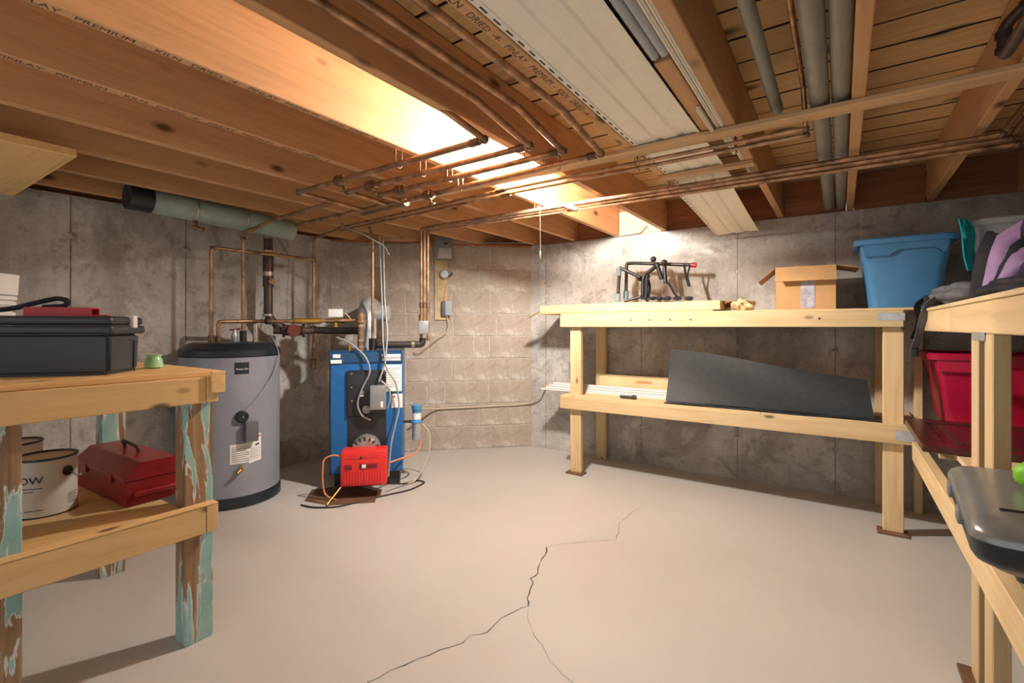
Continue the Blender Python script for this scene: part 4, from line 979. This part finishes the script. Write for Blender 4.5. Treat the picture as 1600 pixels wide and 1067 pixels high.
# silver case with black base
cs = thing('hard_case', 'silver-grey hard case with curved lid and black base on the right-hand bench', 'case', (.195, 1.195, .5895), math.radians(-4))
def loft(name, levels, mat, parent, x0=0, x1=.62, y0=0, y1=.52, r0=.045, n=5):
    bm = bmesh.new(); Rg = []
    for ins, z in levels:
        r = max(.012, r0 - ins * .3); P = []
        X0, X1, Y0, Y1 = x0 + ins, x1 - ins, y0 + ins * 1.9, y1 - ins
        for cx_, cy_, a0 in ((X1 - r, Y1 - r, 0), (X0 + r, Y1 - r, 90), (X0 + r, Y0 + r, 180), (X1 - r, Y0 + r, 270)):
            for i in range(n + 1):
                a = math.radians(a0 + 90 * i / n); P.append(bm.verts.new((cx_ + r * math.cos(a), cy_ + r * math.sin(a), z)))
        Rg.append(P)
    for a, b in zip(Rg, Rg[1:]):
        for k in range(len(a)): bm.faces.new((a[k], a[(k + 1) % len(a)], b[(k + 1) % len(a)], b[k]))
    bm.faces.new(Rg[0][::-1]); bm.faces.new(Rg[-1])
    return mk(name, bm, mat, parent, local=True, smooth=45)
loft('case_lid', [(.0, .122), (0, .132), (.006, .145), (.018, .153), (.034, .1575), (.05, .159)], M_SILVER, cs)
loft('case_base', [(.07, .035), (.06, .04), (.045, .045), (.03, .06), (.012, .075), (.004, .09), (.003, .121)], M_BLKPL, cs)
loft('base_foot', [(.09, .0), (.082, .006), (.078, .036)], M_BLKPL, cs)
tubeo('lid_groove', [(.05, .105, .1595), (.12, .115, .1595), (.57, .105, .1595)], .0035, M_CHAR, cs, 8, .03, local=True)
for yy in (.16, .36): rbox('hinge', -.006, .006, yy, yy + .05, .10, .13, M_GREYBOX, cs, .003)
bm = bmesh.new(); bmesh.ops.create_icosphere(bm, subdivisions=3, radius=.03)
for v in bm.verts: v.co *= 1 + .06 * math.sin(v.co.x * 320) * math.sin(v.co.y * 300 + v.co.z * 280)
q = at_y(1612, 745, 1.5)
tag(mk('lime_ball', bm, M_LIME, None, (.343, 1.50, .5895 + .159 + .029), smooth=60), 'lime green knobbly ball on the silver case at the right edge', 'ball')

# life vests, clear bin and cloth on the right-hand bench top
BT = 1.1905
cbn = tote('clear_bin', 'clear plastic bin in the corner behind the life vests', (.78, 3.50, BT + .001), 0, .36, .38, .44, .46, .44, M_CLEAR)
rows = [[(.475 + .006 * math.sin(j * .9) + .012 * i + .004 * j, 3.20 + .02 * i + .015 * math.sin(i * 2 + j), BT + .44 - .032 * j) for j in range(9)] for i in range(6)]
tag(sheet('teal_cloth', rows, .006, M_TEALC), 'bright teal cloth draped over the rim of the clear bin', 'cloth')
tag(rbox('red_tray', .60, .95, 3.02, 3.16, BT + .105, BT + .125, M_REDPL, None, .006, local=False), 'red plastic tray showing behind the life vests', 'tray')
def puffy(name, pts, thick, mat, parent, sub=1):
    """a padded panel: outline in world x,y,z grid rows given thickness and rounded by bevel"""
    return sheet(name, pts, thick, mat, parent)
lv = thing('life_vest', 'grey and black life vest slumped at the bench corner with dangling straps', 'life vest', (.45, 2.9, BT))
def lump(name, c, s, mat, parent, seed, amp=.14, rz=0):
    bm = bmesh.new(); bmesh.ops.create_icosphere(bm, subdivisions=4, radius=1); rnd = random.Random(seed); ph = [rnd.uniform(0, 6) for _ in range(6)]
    for v in bm.verts:
        n = v.co.copy(); k = 1 + amp * (math.sin(3 * n.x + ph[0]) * math.cos(4 * n.y + ph[1]) + .6 * math.sin(7 * n.z + ph[2] + 3 * n.x) + .35 * math.sin(11 * n.y + ph[3] + 5 * n.x))
        q = Vector((abs(n.x) ** .75 * (1 if n.x > 0 else -1), abs(n.y) ** .75 * (1 if n.y > 0 else -1), abs(n.z) ** .75 * (1 if n.z > 0 else -1)))
        v.co = Vector((q.x * s[0], q.y * s[1], max(-s[2], q.z * s[2]))) * k
        v.co.z = max(v.co.z, -s[2])
    return mk(name, bm, mat, parent, c, (0, 0, rz), smooth=70)
lump('vest_panel', (.50, 2.98, BT + .055), (.14, .17, .055), M_FABRIC, lv, 1, rz=.4)
lump('vest_panel', (.41, 3.12, BT + .035), (.07, .11, .035), M_BLKFAB, lv, 2, rz=-.3)
lump('vest_panel', (.60, 2.88, BT + .085), (.12, .12, .04), M_FABRIC, lv, 3)
strap(lv, [(.40, 3.05, BT + .08), (.34, 3.08, BT + .055), (.31, 3.14, BT + .02), (.325, 3.14, BT - .06), (.30, 3.15, BT - .15)], .035, M_BLKFAB, local=False)
strap(lv, [(.42, 2.98, BT + .085), (.345, 2.99, BT + .03), (.325, 3.0, BT - .03), (.315, 3.05, BT - .12), (.30, 3.10, BT - .20)], .04, M_FABRIC, local=False)
rbox('buckle', .285, .315, 3.09, 3.12, BT - .235, BT - .195, M_BLKPL, lv, .004, local=False)
pv = thing('life_vest', 'purple and black life vest standing on the bench top at the right edge', 'life vest', (.62, 2.45, BT))
lump('vest_back', (.60, 2.40, BT + .045), (.17, .20, .045), M_BLKFAB, pv, 5, .10)
def quad_slab(name, c, th, mat, bulge=.03):
    bl_, br_, tl_, tr_ = [at_y(*q) for q in c]; rows = []
    for i in range(9):
        t = i / 8; A, B = bl_.lerp(tl_, t), br_.lerp(tr_, t); r = []
        for j in range(6):
            u = j / 5; p = A.lerp(B, u); k = bulge * math.sin(math.pi * t) * math.sin(math.pi * (.15 + .7 * u)) + .004 * math.sin(9 * t + 5 * u)
            r.append((p.x - k * .3, p.y - k, p.z))
        rows.append(r)
    return sheet(name, rows, th, mat, pv)
quad_slab('vest_front', [(1524, 466, 2.56), (1552, 468, 2.53), (1549, 368, 2.62), (1570, 369, 2.58)], .03, M_BLKFAB)
quad_slab('vest_panel', [(1545, 452, 2.50), (1560, 456, 2.48), (1566, 374, 2.56), (1608, 348, 2.52)], .025, M_PURPLE)
quad_slab('vest_panel', [(1557, 455, 2.47), (1574, 452, 2.46), (1602, 368, 2.50), (1625, 375, 2.50)], .03, M_BLKFAB)
quad_slab('vest_panel', [(1568, 440, 2.44), (1580, 442, 2.43), (1600, 392, 2.46), (1630, 385, 2.46)], .025, M_PURPLE)
# ------------------------------------------------------------------ things laid across the joists
SZ = JH - .001
def soffit(label, y0, y1, z0, z1, x0=-.719, x1=-.452):
    t = thing('soffit_panel', label, 'panel', ((x0 + x1) / 2, y0, z0), 0, 'cream soffit panels')
    xs = [x0, x0 + .02, x0 + .02 + .001, x0 + .09, x0 + .10, x0 + .12, x0 + .13, x0 + .175, x0 + .185, x0 + .205, x0 + .215, x1 - .012, x1 - .01, x1]
    dz = [0, 0, .003, .003, .008, .008, .003, .003, .008, .008, .003, .003, -.004, -.004]
    rows = []
    for i in range(7):
        f = i / 6; rows.append([(x, y0 + (y1 - y0) * f, z0 + (z1 - z0) * f + d - .010 + .003 * math.sin(f * 5 + x * 9)) for x, d in zip(xs, dz)])
    sheet('panel_face', rows, .0012, M_SOFFIT, t, smooth=20)
    n = int((y1 - y0) / .055); me = None
    for i in range(n):
        f = (i + .5) / n; yy = y0 + (y1 - y0) * f
        if me is None:
            bm = bmesh.new(); bx(bm, -.0022, .0022, -.014, .014, -.0006, .0006); s = mk('nail_slot', bm, M_SLOT, t, (x0 + .010, yy, z0 + (z1 - z0) * f - .0125 + .003 * math.sin(f * 5 + x0 * 9))); me = s.data
        else:
            s = bpy.data.objects.new('nail_slot', me); C.objects.link(s); s.location = (x0 + .010, yy, z0 + (z1 - z0) * f - .0125 + .003 * math.sin(f * 5 + x0 * 9)); put(s, t)
    return t
soffit('long cream vinyl soffit panel lying on the strapping overhead', -.6, 2.66, JH + .015, JH + .015)
soffit('short cream vinyl soffit panel drooping towards the back wall', 2.70, 3.66, 1.835, 1.765, -.735, -.46)
tp = thing('tube_pack', 'pack of clear plastic tubes with a paper label beside the soffit panel', 'tubes', (-.42, .3, JH))
for k, (x, z) in enumerate(((-.437, JH + .012), (-.41, JH + .014))): tubeo('tube', [(x, -.6, z), (x, 1.36, z)], .0125, M_TUBE, tp, 14)
board('tube_backing', -.45, -.398, -.6, 1.37, JH + .028, JH + .032, M_CHAR, tp, 0)
board('paper_label', -.447, -.402, .78, .93, JH - .004, JH - .0015, M_PAPER, tp, 0)
for i in range(5): board('print_line', -.44 + i * .007, -.437 + i * .007, .82, .92, JH - .0046, JH - .004, M_INK, tp, 0)
tag(board('wood_block', -.448, -.398, 1.385, 2.0, JH + .002, JH + .03, W_JOIST, None, .003), 'short tan board tucked in line behind the clear tubes', 'board')
for k, (x0, x1, y1, lb) in enumerate(((-.394, -.38, 2.3, 'slim white trim length nearest the clear tubes overhead'), (-.378, -.363, 2.62, 'slim white trim length tight against the joist overhead'), (-.412, -.398, 1.95, 'shorter white trim length overlapping the tan board overhead'))):
    y0 = -.6 if k < 2 else 1.72
    t = board('trim_length', x0, x1, y0, y1, JH - .012 if k == 2 else JH + .003, JH - .0 if k == 2 else JH + .019, M_TRIMW, None, .002); tag(t, lb, 'trim strip', 'white trims overhead')
    board('bead', x0 + .004, x0 + .008, y0, y1, (JH - .0145 if k == 2 else JH + .0005), (JH - .012 if k == 2 else JH + .003), M_TRIMW, t, 0)
